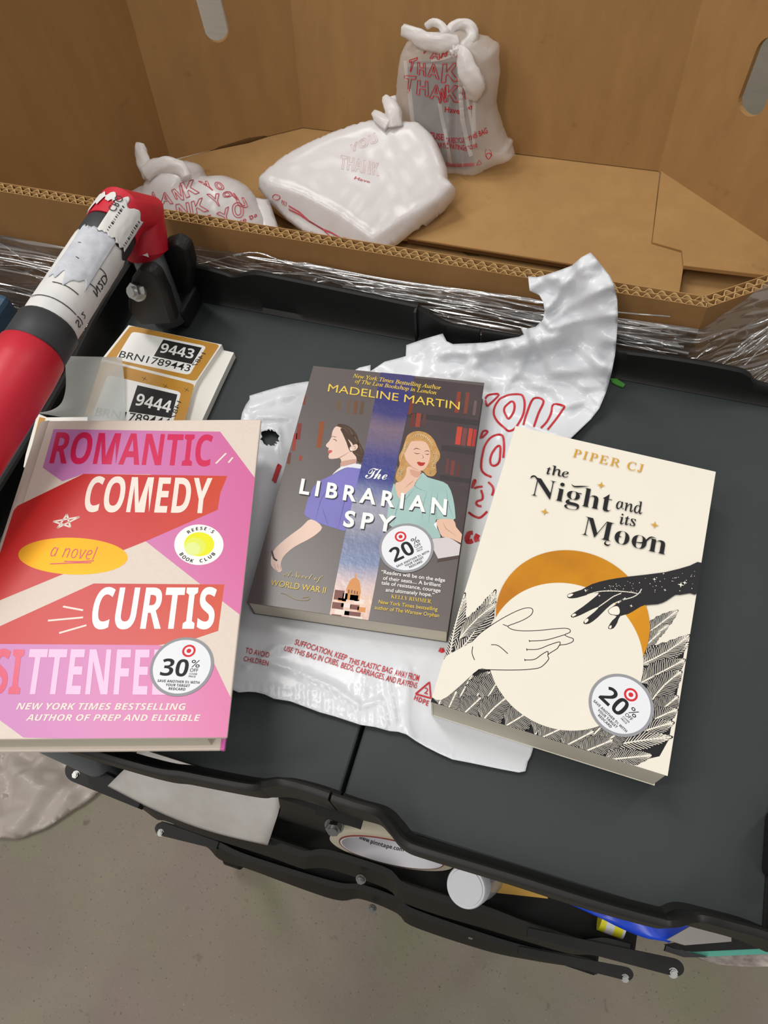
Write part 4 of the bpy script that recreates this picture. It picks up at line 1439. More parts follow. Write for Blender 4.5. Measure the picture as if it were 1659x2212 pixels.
# soft swirl under the place line
art.line(z2([(305, 1490), (340, 1500), (400, 1530), (470, 1535), (480, 1515), (440, 1520)]), 0.0004, C('dull_gold', 168, 146, 96), 5)
art.build('cover_artwork', lib)
ttl = Art(fl_, LT, None, art.z + 0.00003)
gold = C('title_gold', 226, 194, 84, 0.35); gold2 = C('pale_gold', 196, 176, 120)
shade = C('title_shade', 60, 56, 66)
def t2(body, style, p0, p1, pt, m, off=0.0, sp=1.0): ttl.text(body, style, *z2([p0, p1, pt]), m, off, sp)
t2('New York Times Bestselling Author', 'serifi', (750, 160), (1293, 236), (754, 137), gold, 0.012)
t2('of The Last Bookshop in London', 'serifi', (763, 193), (1265, 266), (767, 171), gold, 0.012)
t2('MADELINE MARTIN', 'sans', (595, 246), (1408, 360), (603, 200), gold, 0.0)
t2('The', 'script', (825, 782), (958, 792), (838, 718), M_white, 0.0)
t2('LIBRARIAN', 'sans', (424, 880), (1330, 1016), (440, 794), shade, 0.032, 1.5)
t2('LIBRARIAN', 'sans', (418, 874), (1326, 1008), (434, 788), M_white, 0.03, 1.5)
t2('SPY', 'sans', (694, 1084), (1004, 1122), (712, 992), shade, 0.032, 1.5)
t2('SPY', 'sans', (688, 1077), (1000, 1114), (706, 985), M_white, 0.03, 1.5)
t2('A Novel of', 'script', (322, 1385), (560, 1418), (328, 1350), gold2, -0.006)
t2('WORLD WAR II', 'sans', (240, 1444), (580, 1494), (248, 1408), gold)
for b_, p0, p1 in (('\u201cReaders will be on the edge', (925, 1371), (1319, 1424)), ('of their seats.... A brilliant', (936, 1409), (1293, 1454)), ('tale of resistance, courage', (926, 1438), (1291, 1488)), ('and ultimately hope.\u201d', (952, 1482), (1252, 1515))):
    t2(b_, 'sans', p0, p1, (p0[0] + 3, p0[1] - 22), M_white, 0.008)
t2('KELLY RIMMER,', 'serifb', (985, 1523), (1236, 1556), (989, 1500), gold, -0.01)
t2('New York Times bestselling', 'sans', (908, 1556), (1272, 1603), (912, 1534), gold, 0.006)
t2('author of The Warsaw Orphan', 'sans', (884, 1591), (1282, 1642), (888, 1569), gold, 0.006)
ttl.build('cover_lettering', lib)
s2 = lambda x, y: z2([(x, y)])[0]
sticker(lib, fl_, LT, (LW, LH), s2(1080, 1212), s2(1232, 1140), s2(1000, 1085), '20', (0.02, 0.50), ttl.z + 0.00005)

# ---------------------------------------------------------------- cream novel on the right
th = math.radians(-1.7766)
NW, NH, NT = 0.997 * 5.5 * IN, 8.25 * IN, 0.0317
fn = Frame((-0.0389, 0.1184, 0.0036), (math.cos(th), math.sin(th), 0), (-math.sin(th), math.cos(th), 0))
M_ncov = flat('cover_ivory', (242, 236, 222), 0.5, var=0.015, var_scale=20, k=0.8)
nt_ = paperback('paperback_novel', fn, NW, NH, NT, 'cream paperback with a gold crescent and two reaching hands, rightmost on the cart', M_ncov, M_ncov, M_ncov)
z4 = zoom(2.4397, 900, 900); zn = zoom(3.1596, 1040, 1000)
art = Art(fn, NT, (NW, NH))
inkn = flat('ink_leaf_black', (28, 27, 29), 0.5); ivn = flat('ink_leaf_ivory', (236, 230, 216), 0.5)
# ground of leaves
art.poly(z4([(70, 1520), (75, 1470), (130, 1495), (215, 1425), (320, 1335), (640, 1340), (980, 1400), (1130, 1340), (1230, 1225), (1420, 1185), (1330, 1700), (1280, 1790), (1100, 1830), (300, 1600)]), inkn)
def leaf(b, t, w, curve=0.0, n=24, front=True):
    B, T = art.L(zn([b]))[0], art.L(zn([t]))[0]
    d = T - B; L = np.linalg.norm(d); d /= L; nn = np.array([-d[1], d[0]])
    w = w / 3.16 * 0.00038
    mid = lambda s: B + d * L * s + nn * curve * L * math.sin(math.pi * s)
    hw = lambda s: w * (math.sin(math.pi * min(max(s, 0), 1) ** 0.75)) ** 0.8 * (1 + 0.08 * math.sin(s * 40))
    S = [k / 26 for k in range(27)]
    art.local([mid(s) + nn * hw(s) for s in S] + [mid(s) - nn * hw(s) for s in reversed(S)], inkn); art.up()
    for sg in (1, -1):
        for i in range(n):
            s0 = 0.02 + 0.92 * i / n; s1 = s0 + 0.13
            if s1 > 0.985: s1 = 0.985
            p = [mid(s0) + nn * sg * 0.0004, mid((s0 + s1) / 2 + 0.012) + nn * sg * hw((s0 + s1) / 2) * 0.55, mid(s1) + nn * sg * hw(s1) * 0.95]
            art.line(p, L / n * 0.2, ivn, up=False, local=True)
    art.line([mid(s) for s in (0, 0.25, 0.5, 0.75, 0.97)], 0.0008, ivn, local=True)
    art.up()
for q in [((-230, 1420), (-110, 880), 56, 0.03), ((-190, 1330), (100, 860), 62, -0.05), ((-150, 1200), (120, 950), 40, 0.05)]: leaf(*q)
for q in [((1110, 1180), (1345, 1003), 40, 0), ((1115, 1220), (1285, 1100), 26, 0), ((1105, 1262), (1225, 1150), 26, 0), ((1010, 1450), (1425, 1225), 66, 0.03), ((1080, 1380), (1425, 1170), 46, -0.04), ((1090, 1500), (1395, 1340), 60, 0), ((1130, 1560), (1310, 1480), 44, 0), ((1150, 1640), (1370, 1420), 62, 0.05), ((1150, 1750), (1345, 1590), 62, 0.0), ((1060, 1830), (1345, 1680), 56, 0.04), ((930, 1900), (1320, 1770), 58, 0.02), ((760, 1960), (1310, 1870), 52, 0.02), ((820, 2030), (1170, 1995), 44, 0.0)]: leaf(*q)
for q in [((-170, 1640), (-60, 1440), 66, 0), ((-60, 1650), (60, 1420), 72, 0), ((20, 1650), (180, 1420), 74, 0.05), ((120, 1660), (320, 1440), 74, -0.04), ((240, 1660), (330, 1440), 66, 0), ((330, 1700), (560, 1520), 78, 0.05), ((440, 1720), (640, 1540), 74, 0), ((560, 1760), (740, 1560), 74, 0), ((640, 1840), (800, 1640), 72, 0.05), ((720, 1900), (900, 1720), 70, 0), ((820, 1920), (1000, 1800), 56, 0),
          ((-250, 1760), (-130, 1600), 60, 0), ((-150, 1740), (0, 1600), 70, 0), ((0, 1770), (190, 1590), 72, 0.04), ((160, 1800), (375, 1670), 70, 0), ((360, 1860), (560, 1680), 76, 0), ((500, 1900), (700, 1740), 74, 0.04), ((380, 1890), (600, 1790), 56, 0), ((540, 1950), (770, 1830), 60, 0), ((660, 1990), (900, 1890), 56, 0), ((-290, 1650), (-250, 1540), 40, 0), ((-230, 1690), (-170, 1560), 44, 0)]: leaf(*q)
# the moon: gold disc under an ivory disc
def circle3(a, b, c):
    a, b, c = (np.asarray(q) for q in (a, b, c))
    M = 2 * np.array([b - a, c - a]); r = np.array([b @ b - a @ a, c @ c - a @ a])
    o = np.linalg.solve(M, r)
    return o, np.linalg.norm(a - o)
gp = art.L(zn([(97, 1035), (590, 600), (1146, 1110)])); o_, r_ = circle3(*gp)
M_foil = bpy.data.materials.new('gold_foil'); M_foil.use_nodes = True
b = M_foil.node_tree.nodes['Principled BSDF']; b.inputs['Base Color'].default_value = rgb(216, 160, 40); b.inputs['Metallic'].default_value = 0.55; b.inputs['Roughness'].default_value = 0.42
def foil_noise(m, c1, c2, sc):
    nt = m.node_tree; b = nt.nodes['Principled BSDF']
    tc = nt.nodes.new('ShaderNodeTexCoord'); n = nt.nodes.new('ShaderNodeTexNoise'); n.inputs['Scale'].default_value = sc; n.inputs['Detail'].default_value = 6
    nt.links.new(tc.outputs['Object'], n.inputs['Vector'])
    r = nt.nodes.new('ShaderNodeValToRGB'); r.color_ramp.elements[0].color = rgb(*c1); r.color_ramp.elements[1].color = rgb(*c2); r.color_ramp.elements[0].position = 0.3; r.color_ramp.elements[1].position = 0.72
    nt.links.new(n.outputs['Fac'], r.inputs['Fac']); nt.links.new(r.outputs[0], b.inputs['Base Color'])
foil_noise(M_foil, (214, 150, 14), (172, 106, 22), 16)
art.ring_local(o_, r_, M_foil, n=96)
ip = art.L(zn([(100, 1055), (520, 822), (1100, 1318)])); o2, r2 = circle3(*ip)
art.ring_local(o2, r2, M_ncov, n=96)
# open hand, drawn in line
handp = [(142, 1285), (200, 1240), (290, 1190), (340, 1140), (420, 1085), (500, 1040), (560, 1015), (598, 1011), (612, 1025), (600, 1050), (560, 1075), (510, 1095), (480, 1108), (505, 1125), (560, 1132), (640, 1130), (720, 1122), (780, 1118), (806, 1125), (806, 1140), (780, 1152), (800, 1165), (822, 1172), (822, 1188), (790, 1202), (752, 1208), (740, 1225), (700, 1250), (690, 1262), (695, 1280), (670, 1310), (640, 1328), (570, 1336), (480, 1338), (380, 1336), (325, 1335), (230, 1420), (130, 1495), (75, 1455)]
art.poly(z4(handp), M_ncov, 3)
W1 = 0.0005
art.line(z4(handp[2:36]), W1, inkn, 3)
for q in ([(455, 1098), (480, 1108)], [(595, 1185), (680, 1180), (780, 1152)], [(580, 1230), (640, 1228), (700, 1205), (752, 1190), (752, 1208)], [(570, 1285), (620, 1282), (660, 1255), (690, 1240), (690, 1262)], [(392, 1205), (430, 1210), (480, 1252)], [(295, 1215), (292, 1250), (305, 1285)], [(592, 1180), (595, 1190)], [(578, 1225), (581, 1236)], [(568, 1280), (571, 1290)]):
    art.line(z4(q), W1, inkn, 4, up=False)
art.up()
# dark starry hand
night = flat('ink_night', (36, 35, 38), 0.5)
art.poly(zn([(1500, 686), (1420, 705), (1250, 750), (1000, 780), (860, 802), (750, 832), (680, 870), (600, 895), (583, 912), (596, 928), (650, 925), (720, 905), (800, 890), (760, 930), (690, 985), (625, 1030), (608, 1050), (625, 1060), (680, 1040), (740, 1010), (800, 985), (770, 1020), (720, 1060), (695, 1088), (700, 1103), (735, 1100), (790, 1060), (850, 1000), (900, 960), (920, 965), (870, 1000), (862, 1020), (880, 1040), (920, 1050), (890, 1080), (865, 1120), (868, 1138), (900, 1132), (925, 1095), (945, 1050), (1000, 1035), (1060, 1000), (1110, 975), (1200, 968), (1260, 945), (1320, 905), (1350, 905), (1420, 893), (1480, 890)]), night, 2)
nail = [[(590, 905), (612, 896), (625, 902), (604, 918), (588, 916)], [(616, 1042), (634, 1032), (645, 1040), (622, 1054)], [(702, 1080), (722, 1066), (728, 1080), (706, 1098)], [(866, 1010), (900, 985), (930, 985), (942, 1015), (930, 1040), (880, 1035)], [(870, 1120), (885, 1112), (884, 1130), (872, 1134)]]
for q in nail: art.poly(zn(q), ivn, 3, up=False)
art.up()
for q in ([(720, 905), (800, 882), (900, 878), (1000, 885), (1060, 895)], [(800, 985), (850, 950), (900, 915), (950, 895)], [(900, 965), (960, 940), (1030, 920), (1070, 895), (1090, 865)], [(930, 960), (980, 925)]):
    art.line(zn(q), 0.0006, ivn, 4, up=False)
rs = random.Random(3)
for _ in range(70):
    s = rs.random(); x = 700 + 760 * s; y = 885 - 90 * s + rs.uniform(-50, 60) * (0.4 + s * 0.9)
    if y > 900 - 0.02 * x and x < 900: continue
    art.ring_local(art.L(zn([(x, y)]))[0], rs.choice((0.00018, 0.00022, 0.0003)), ivn, n=6, up=False)
def star(c, r, m):
    c = np.asarray(c); art.local([c + np.array([math.cos(a), math.sin(a)]) * (r if k % 2 == 0 else r * 0.3) for k in range(8) for a in [math.pi / 4 * k + 0.05]], m)
for x, y, r in ((710, 876, 0.0011), (803, 910, 0.0008), (1178, 798, 0.0012), (1250, 872, 0.0009), (1358, 836, 0.0020), (1385, 822, 0.0015), (1020, 980, 0.0011), (1240, 760, 0.0007)): star(art.L(zn([(x, y)]))[0], r, ivn)
art.up()
M_gld = flat('ink_gold', (208, 156, 48), 0.4)
for x, y in ((815, 157), (431, 338), (1180, 428)): star(art.L(zn([(x, y)]))[0], 0.0029, M_gld)
art.build('cover_artwork', nt_)
ttl = Art(fn, NT, None, art.z + 0.00003)
def t4(body, style, p0, p1, pt, m, off=0.0, sp=1.0, zz=z4):
    if style == 'serifi':      # set upright
        hgt = math.hypot(pt[0] - p0[0], pt[1] - p0[1]); L_ = math.hypot(p1[0] - p0[0], p1[1] - p0[1])
        pt = (pt[0] - (p1[0] - p0[0]) / L_ * hgt * 0.29, pt[1] - (p1[1] - p0[1]) / L_ * hgt * 0.29)
    ttl.text(body, style, *zz([p0, p1, pt]), m, off, sp)
t4('PIPER CJ', 'serifi', (820, 214), (1200, 302), (832, 174), M_gld, 0.006, 1.25)
t4('the', 'serifi', (684, 306), (802, 327), (694, 262), M_black, 0.006)
t4('Night', 'serifb', (600, 418), (1020, 508), (622, 322), M_black, -0.010)
t4('and', 'serifi', (1050, 488), (1192, 520), (1062, 428), M_black, 0.006)
t4('its', 'serifi', (1070, 569), (1158, 583), (1080, 515), M_black, 0.006)
t4('Moon', 'serifb', (866, 625), (1308, 733), (888, 528), M_black, -0.010)
# curls of the display letters
for q in ([(600, 330), (606, 320), (622, 318), (640, 335)], [(815, 360), (830, 372), (870, 372), (905, 372)], [(1000, 655), (990, 672), (1005, 682), (1020, 676)], [(1130, 660), (1190, 668), (1230, 640), (1260, 645)]):
    ttl.line(z4(q), 0.0011, M_black, 5, taper=True, up=False)
star_c = ttl.L(z4([(1062, 634)]))[0]
ttl.local([star_c + np.array([math.cos(math.pi / 4 * k), math.sin(math.pi / 4 * k)]) * (0.0024 if k % 2 == 0 else 0.0007) for k in range(8)], M_black)
ttl.build('cover_lettering', nt_)
s4 = lambda x, y: zn([(x, y)])[0]
sticker(nt_, fn, NT, None, s4(950, 1654), s4(1110, 1804), s4(1045, 1460), '20', (0.0, 0.47), ttl.z + 0.00005)

# ---------------------------------------------------------------- pink and red hardcover
def rot(a, b_, c):
    ca, sa, cb, sb, cc, sc = math.cos(a), math.sin(a), math.cos(b_), math.sin(b_), math.cos(c), math.sin(c)
    return np.array([[cc, -sc, 0], [sc, cc, 0], [0, 0, 1]]) @ np.array([[1, 0, 0], [0, ca, -sa], [0, sa, ca]]) @ np.array([[cb, 0, sb], [0, 1, 0], [-sb, 0, cb]])
RR = rot(-0.1015, 0.0694, 0.3088)
RW, RH, RT = 6.2 * IN, 9.15 * IN, 0.026
fr_c = Frame(np.array([-0.2886, 0.0131, 0.0827]), RR[:, 0], RR[:, 1])       # plane of the front of the jacket
hard = empty('hardcover_novel', tuple(fr_c.world(0, 0, -RT)))
tag(hard, 'pink and red hardcover novel, leftmost on the cart and overhanging its near edge', 'book')
M_hcov = flat('jacket_cream', (228, 214, 202), 0.42, var=0.03, var_scale=400, k=0.82)
M_hpink = flat('jacket_pink', (222, 110, 182), 0.35)
Mx = fr_c.matrix()
def hslab(nm, x0, x1, y0, y1, z0, z1, m, bev=0.0008):
    bm = bmesh.new(); bm_box(bm, ((x0 + x1) / 2, (y0 + y1) / 2, (z0 + z1) / 2), (x1 - x0, y1 - y0, z1 - z0))
    return bevel(bm_obj(nm, bm, m, hard, matrix=Mx), bev, 2)
hslab('front_board', 0.004, RW, 0, RH, -0.003, 0, M_hcov)
hslab('back_board', 0.004, RW - 0.0075, 0.0005, RH, -RT, -RT + 0.003, M_hcov)
hslab('jacket_flap', RW - 0.0078, RW - 0.0052, 0.0004, RH, -RT - 0.0002, -RT + 0.0034, M_hpink, 0.0006)
hslab('page_block', 0.006, RW - 0.013, 0.003, RH - 0.004, -RT + 0.003, -0.003, M_pages, 0.0003)
# rounded spine of the jacket
v, f = [], []
prof = [(0.0045 - 0.011 * math.sin(math.pi * k / 16) ** 0.7, -RT * (1 - math.cos(math.pi * k / 16)) / 2) for k in range(17)]
prof2 = [(x + 0.0012, z * 0.96 - 0.0006) for x, z in prof]
for y in (0, RH):
    v += [(x, y, z) for x, z in prof] + [(x, y, z) for x, z in prof2]
n_ = 17
for k in range(n_ - 1):
    f += [(k, k + 1, 2 * n_ + k + 1, 2 * n_ + k), (n_ + k + 1, n_ + k, 3 * n_ + k, 3 * n_ + k + 1), (k + 1, k, n_ + k, n_ + k + 1), (2 * n_ + k, 2 * n_ + k + 1, 3 * n_ + k + 1, 3 * n_ + k)]
mesh_obj('spine', v, f, M_hcov, hard, smooth=True, matrix=Mx)
z1 = zoom(2.765, 0, 880)
art = Art(fr_c, 0, (RW, RH))
def pink_material():
    m = bpy.data.materials.new('print_pink_blend'); m.use_nodes = True
    nt = m.node_tree; b = nt.nodes['Principled BSDF']; b.inputs['Roughness'].default_value = 0.36
    tc = nt.nodes.new('ShaderNodeTexCoord'); sep = nt.nodes.new('ShaderNodeSeparateXYZ'); nt.links.new(tc.outputs['Object'], sep.inputs[0])
    mr = nt.nodes.new('ShaderNodeMapRange'); mr.inputs['From Max'].default_value = RW
    nt.links.new(sep.outputs['X'], mr.inputs['Value'])
    cr = nt.nodes.new('ShaderNodeValToRGB'); e = cr.color_ramp.elements
    e[0].color = rgb(208, 136, 200, k=0.76); e[1].color = rgb(222, 110, 166, k=0.78); e[0].position = 0.1
    nt.links.new(mr.outputs[0], cr.inputs[0]); nt.links.new(cr.outputs[0], b.inputs['Base Color'])
    return m
def red_material():
    m = bpy.data.materials.new('print_red_blend'); m.use_nodes = True
    nt = m.node_tree; b = nt.nodes['Principled BSDF']; b.inputs['Roughness'].default_value = 0.36
    tc = nt.nodes.new('ShaderNodeTexCoord'); sep = nt.nodes.new('ShaderNodeSeparateXYZ'); nt.links.new(tc.outputs['Object'], sep.inputs[0])
    mr = nt.nodes.new('ShaderNodeMapRange'); mr.inputs['From Max'].default_value = RW
    nt.links.new(sep.outputs['X'], mr.inputs['Value'])
    cr = nt.nodes.new('ShaderNodeValToRGB'); e = cr.color_ramp.elements
    e[0].color = rgb(206, 44, 42, k=0.8); e[1].color = rgb(216, 80, 42, k=0.8); e[0].position = 0.55
    nt.links.new(mr.outputs[0], cr.inputs[0]); nt.links.new(cr.outputs[0], b.inputs['Base Color'])
    return m
PK, RD = pink_material(), red_material()
art.poly(z1([(320, 130), (1315, 145), (1530, 432), (1445, 1248), (1195, 1055), (870, 800), (1100, 690), (900, 400), (500, 397), (372, 442), (255, 360)]), PK)
art.poly(z1([(-150, 1412), (940, 1420), (1250, 1470), (1392, 1764), (1372, 2000), (140, 1972), (-10, 1862), (-200, 1740)]), PK)
art.poly(z1([(500, 397), (1358, 410), (1316, 512), (1300, 612), (870, 800), (360, 1003), (-200, 1235), (-200, 960), (105, 588)]), RD)
art.poly(z1([(560, 1052), (1340, 1058), (1303, 1335), (1175, 1378), (950, 1420), (-200, 1412), (-200, 1398)]), RD)
elp = lambda cx, cy, rx, ry, rt=0: [(cx + rx * math.cos(a) * math.cos(rt) - ry * math.sin(a) * math.sin(rt), cy + rx * math.cos(a) * math.sin(rt) + ry * math.sin(a) * math.cos(rt)) for a in [2 * math.pi * k / 60 for k in range(60)]]
M_gel = bpy.data.materials.new('gold_foil_oval'); M_gel.use_nodes = True
b = M_gel.node_tree.nodes['Principled BSDF']; b.inputs['Metallic'].default_value = 0.5; b.inputs['Roughness'].default_value = 0.4
foil_noise(M_gel, (214, 158, 14), (200, 140, 24), 20)
art.poly(z1(elp(436, 889, 327, 110, 0.03)), M_gel)
yl = flat('ink_yellow', (228, 230, 40), 0.4); yl2 = flat('ink_lime', (222, 232, 96), 0.4); yl3 = flat('ink_pale_lime', (222, 234, 150), 0.4)
art.poly(z1(elp(1188, 821, 147, 121)), M_white)
art.poly(z1(elp(1190, 818, 90, 72)), yl); art.poly(z1(elp(1165, 832, 64, 54)), yl2); art.poly(z1(elp(1150, 845, 46, 38)), yl3)
wl = 0.0012
for q in ([(1350, 275), (1290, 335)], [(1390, 300), (1365, 330)], [(378, 1190), (495, 1212)], [(288, 1274), (495, 1255)], [(355, 1348), (515, 1302)], [(345, 720), (400, 640), (420, 715), (320, 682), (474, 655), (345, 720)]):
    art.line(z1(q), wl, M_cream, up=False)
art.up()
art.build('cover_artwork', hard)
ttl = Art(fr_c, 0, None, art.z + 0.00003)
def t1(body, style, p0, p1, pt, m, off=0.0, sp=1.0): ttl.text(body, style, *z1([p0, p1, pt]), m, off, sp)
crim = flat('foil_crimson', (206, 28, 84), 0.3, spec=0.6); pale = flat('foil_reflection_pink', (250, 190, 222), 0.3)
t1('ROMANTIC', 'sansb', (294, 333), (1258, 350), (338, 150), crim, 0.004)
t1('COMEDY', 'sansb', (492, 622), (1250, 632), (535, 415), M_cream, 0.004)
t1('CURTIS', 'sansb', (533, 1322), (1275, 1322), (580, 1078), M_white, 0.004)
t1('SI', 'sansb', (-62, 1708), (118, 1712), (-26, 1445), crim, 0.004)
t1('TTENFELD', 'sansb', (138, 1712), (1150, 1716), (179, 1446), pale, 0.004)  # pale tone paints the lamp reflection on the foil into these letters
t1('NEW YORK TIMES BESTSELLING', 'sansbi', (96, 1805), (1110, 1808), (104, 1766), M_cream, 0.0)
t1('AUTHOR OF PREP AND ELIGIBLE', 'sansbi', (154, 1872), (1196, 1874), (162, 1834), M_cream, 0.0)
t1('a novel', 'sansi', (298, 890), (568, 912), (318, 815), crim, -0.012, 1.05)
for q in ([(385, 920), (470, 922), (560, 916)], [(300, 936), (420, 930), (545, 928)]):
    ttl.line(z1(q), 0.0007, crim, 4, up=False)
ttl.up()
cR = ttl.L(z1([(1188, 821)]))[0]; rR = np.linalg.norm(ttl.L(z1([(1335, 821)]))[0] - cR)
ttl.arc_text('REESE\u2019S', 'sansb', cR, rR * 0.72, 128, 52, rR * 0.155, M_black)
ttl.arc_text('BOOK CLUB', 'sansb', cR, rR * 0.86, 215, 325, rR * 0.155, M_black, inside=False)
ttl.build('cover_lettering', hard)
s1 = lambda x, y: z1([(x, y)])[0]
sticker(hard, fr_c, 0, None, s1(1087, 1547), s1(1275, 1556), s1(1090, 1376), '30', (0.12, 0.53), ttl.z + 0.00005)

# ================================================================ carrier bags
M_bred = mat('bag_print_red', (190, 24, 40), 0.5)
M_bred2 = mat('bag_print_red_soft', (196, 70, 84), 0.5)
M_bred3 = mat('bag_print_faded', (236, 212, 214), 0.5)

# ---------------------------------------------------------------- empty bag lying under the books
M_bag = film_mat('white_bag_film', (226, 229, 234), 0.03, 0.2, 0.25, 0.30, 80, 0.0012)
def zz6(pts): return [(x / 1.931 + 800, y / 1.931 + 520) for x, y in pts]
def zz4(pts): return [(x / 2.5136 + 500, y / 2.5136 + 1340) for x, y in pts]
def zz2(pts): return [(x / 2.860 + 500, y / 2.860 + 760) for x, y in pts]
bag_out = (zz6([(148, 482), (150, 436), (225, 410), (302, 388), (318, 420), (345, 432), (480, 426), (620, 402), (640, 392), (624, 356), (650, 368), (690, 360), (720, 330), (727, 290), (722, 258), (705, 228), (690, 220), (664, 208), (658, 150), (695, 153), (722, 146), (790, 124), (842, 104), (880, 70), (918, 50), (938, 72), (962, 100), (1000, 150), (1018, 190), (1030, 250), (1032, 330), (1026, 420), (1020, 480), (1004, 560), (980, 640), (955, 700), (920, 745), (850, 812), (820, 840)])
           + [(1215, 1000), (1230, 1200), (1200, 1450)] + zz4([(1640, 690), (1626, 735), (1608, 770), (1604, 790), (1596, 820), (1560, 827), (1480, 812), (1400, 796), (1300, 775), (1200, 756), (1130, 725), (1060, 690), (1000, 655), (950, 620), (905, 606), (860, 602), (780, 580), (700, 568), (630, 545), (560, 522), (480, 500), (400, 470), (320, 440), (230, 426), (180, 402), (130, 390), (90, 388), (40, 392)])
           + [(478, 1480), (470, 1300), (500, 1100), (520, 960)] + zz2([(58, 420), (66, 380), (88, 330), (112, 296), (112, 272), (200, 245), (300, 216), (390, 196), (470, 184), (600, 200), (700, 150), (790, 98), (860, 82)]) + zz6([(0, 545), (60, 505), (120, 490)]))
ctrl = [((877, 760), .005), ((960, 735), .014), ((1000, 748), .018), ((1049, 745), .028), ((1121, 727), .038), ((1160, 715), .05), ((1190, 690), .06), ((1175, 650), .072), ((1142, 600), .082), ((1200, 580), .09), ((1276, 548), .105), ((1310, 600), .095), ((1333, 660), .078), ((1333, 720), .055), ((1328, 769), .034), ((1307, 851), .014), ((1270, 900), .006), ((1230, 780), .03), ((1220, 840), .012), ((1150, 790), .016), ((1060, 790), .010), ((980, 790), .006), ((1120, 850), .006), ((1180, 880), .006), ((880, 800), .004), ((800, 850), .002), ((1100, 950), .003), ((600, 900), .004), ((560, 870), .005), ((900, 1500), .003), ((700, 1450), .003), ((600, 1450), .003), ((1100, 1640), .003), ((800, 1200), .001), ((1200, 1200), .001), ((1050, 1300), .002), ((600, 1200), .003)]
cx = np.array([c[0] for c in ctrl], float); cz = np.array([c[1] for c in ctrl])
def rect_dist(fr, w, h, p):
    q = np.asarray(p) - fr.o; a, b = q @ fr.x, q @ fr.y
    dx, dy = max(-a, 0, a - w), max(-b, 0, b - h)
    return math.hypot(dx, dy)
FOLDS = [([(1163, 712), (1230, 660), (1300, 625)], .006, 16), ([(1163, 716), (1250, 690), (1325, 680)], .005, 14), ([(1165, 722), (1240, 740), (1300, 790)], .006, 18), ([(1160, 722), (1100, 760), (980, 800)], .005, 16), ([(1150, 728), (1060, 755), (960, 765)], .005, 14), ([(1160, 730), (1190, 800), (1262, 835), (1298, 832)], .006, 16), ([(1140, 740), (1120, 800), (1080, 850)], .004, 14),
         ([(1170, 690), (1215, 620), (1250, 580)], .006, 14), ([(1190, 600), (1290, 590)], .003, 10), ([(900, 770), (930, 745), (960, 735)], .003, 9), ([(540, 880), (600, 860), (650, 850)], .004, 14), ([(555, 900), (590, 900), (640, 905)], .005, 12), ([(600, 930), (610, 1000), (590, 1100), (575, 1250)], .005, 12), ([(622, 920), (640, 1000)], .004, 10),
         ([(655, 1458), (715, 1482), (778, 1526)], .0035, 9), ([(790, 1524), (822, 1512), (835, 1560)], .003, 8), ([(838, 1470), (846, 1520), (852, 1556)], .003, 8), ([(565, 1425), (600, 1395), (670, 1390), (690, 1368)], .005, 10), ([(530, 1440), (565, 1425), (640, 1450)], .0025, 8), ([(790, 1460), (786, 1500)], .002, 6), ([(880, 1440), (880, 1560), (890, 1600)], .004, 14), ([(920, 1480), (930, 1560), (1000, 1600)], .004, 12), ([(1020, 1590), (1080, 1620), (1130, 1640)], .003, 10), ([(1080, 900), (1090, 960), (1050, 1100), (1030, 1240)], .005, 14), ([(1050, 840), (1120, 830), (1240, 840)], .003, 10), ([(1200, 880), (1260, 870), (1290, 890)], .004, 12)]
def fold_h(px, py):
    h = 0.0
    for P, hh, w in FOLDS:
        for (x0, y0), (x1, y1) in zip(P, P[1:]):
            dx, dy = x1 - x0, y1 - y0
            t = max(0, min(1, ((px - x0) * dx + (py - y0) * dy) / (dx * dx + dy * dy)))
            d = math.hypot(px - x0 - t * dx, py - y0 - t * dy)
            if d < w * 2.2: h = max(h, hh * (max(0, 1 - d / w) * 0.7 + 0.3 * max(0, 1 - d / (2.2 * w))))
    return h
def bag_z(px, py):
    d2 = ((cx - (px, py)) ** 2).sum(1) + 60.0
    w = d2 ** -2.0
    z = float((w * cz).sum() / w.sum())
    p = A(px, py, 0.002)
    dm = min(rect_dist(fl_, LW, LH, p), rect_dist(fn, NW, NH, p))
    k = min(1.0, max(0.0, (dm - 0.007) / 0.02)); k = k * k * (3 - 2 * k)
    q = (p[0], p[1], 0)
    amp = 0.0009 + 0.0004 * min(1, max(0, (900 - py) / 250))
    r = amp * (0.55 + 0.55 * crease(q, 1.3, 3.1)) + amp * 0.25 * crease(q, 3.6, 1.0)
    r = max(r, 0) + 0.8 * fold_h(px, py)
    # frilled hem along the near edge
    if py > 1480:
        r += 0.0006 * max(0, math.sin(px * 0.4 + 3 * noise.noise(Vector((px * .05, 0, 0))))) * k
    return 0.0006 + (z + r) * k + 0.0016 * (1 - k)
v2, f2, d2_ = cdt_fill([np.array([x / 1000, y / 1000]) for x, y in bag_out], 0.006, 0.3, 5)
bag_pt = lambda px, py: A(px, py, bag_z(px, py))
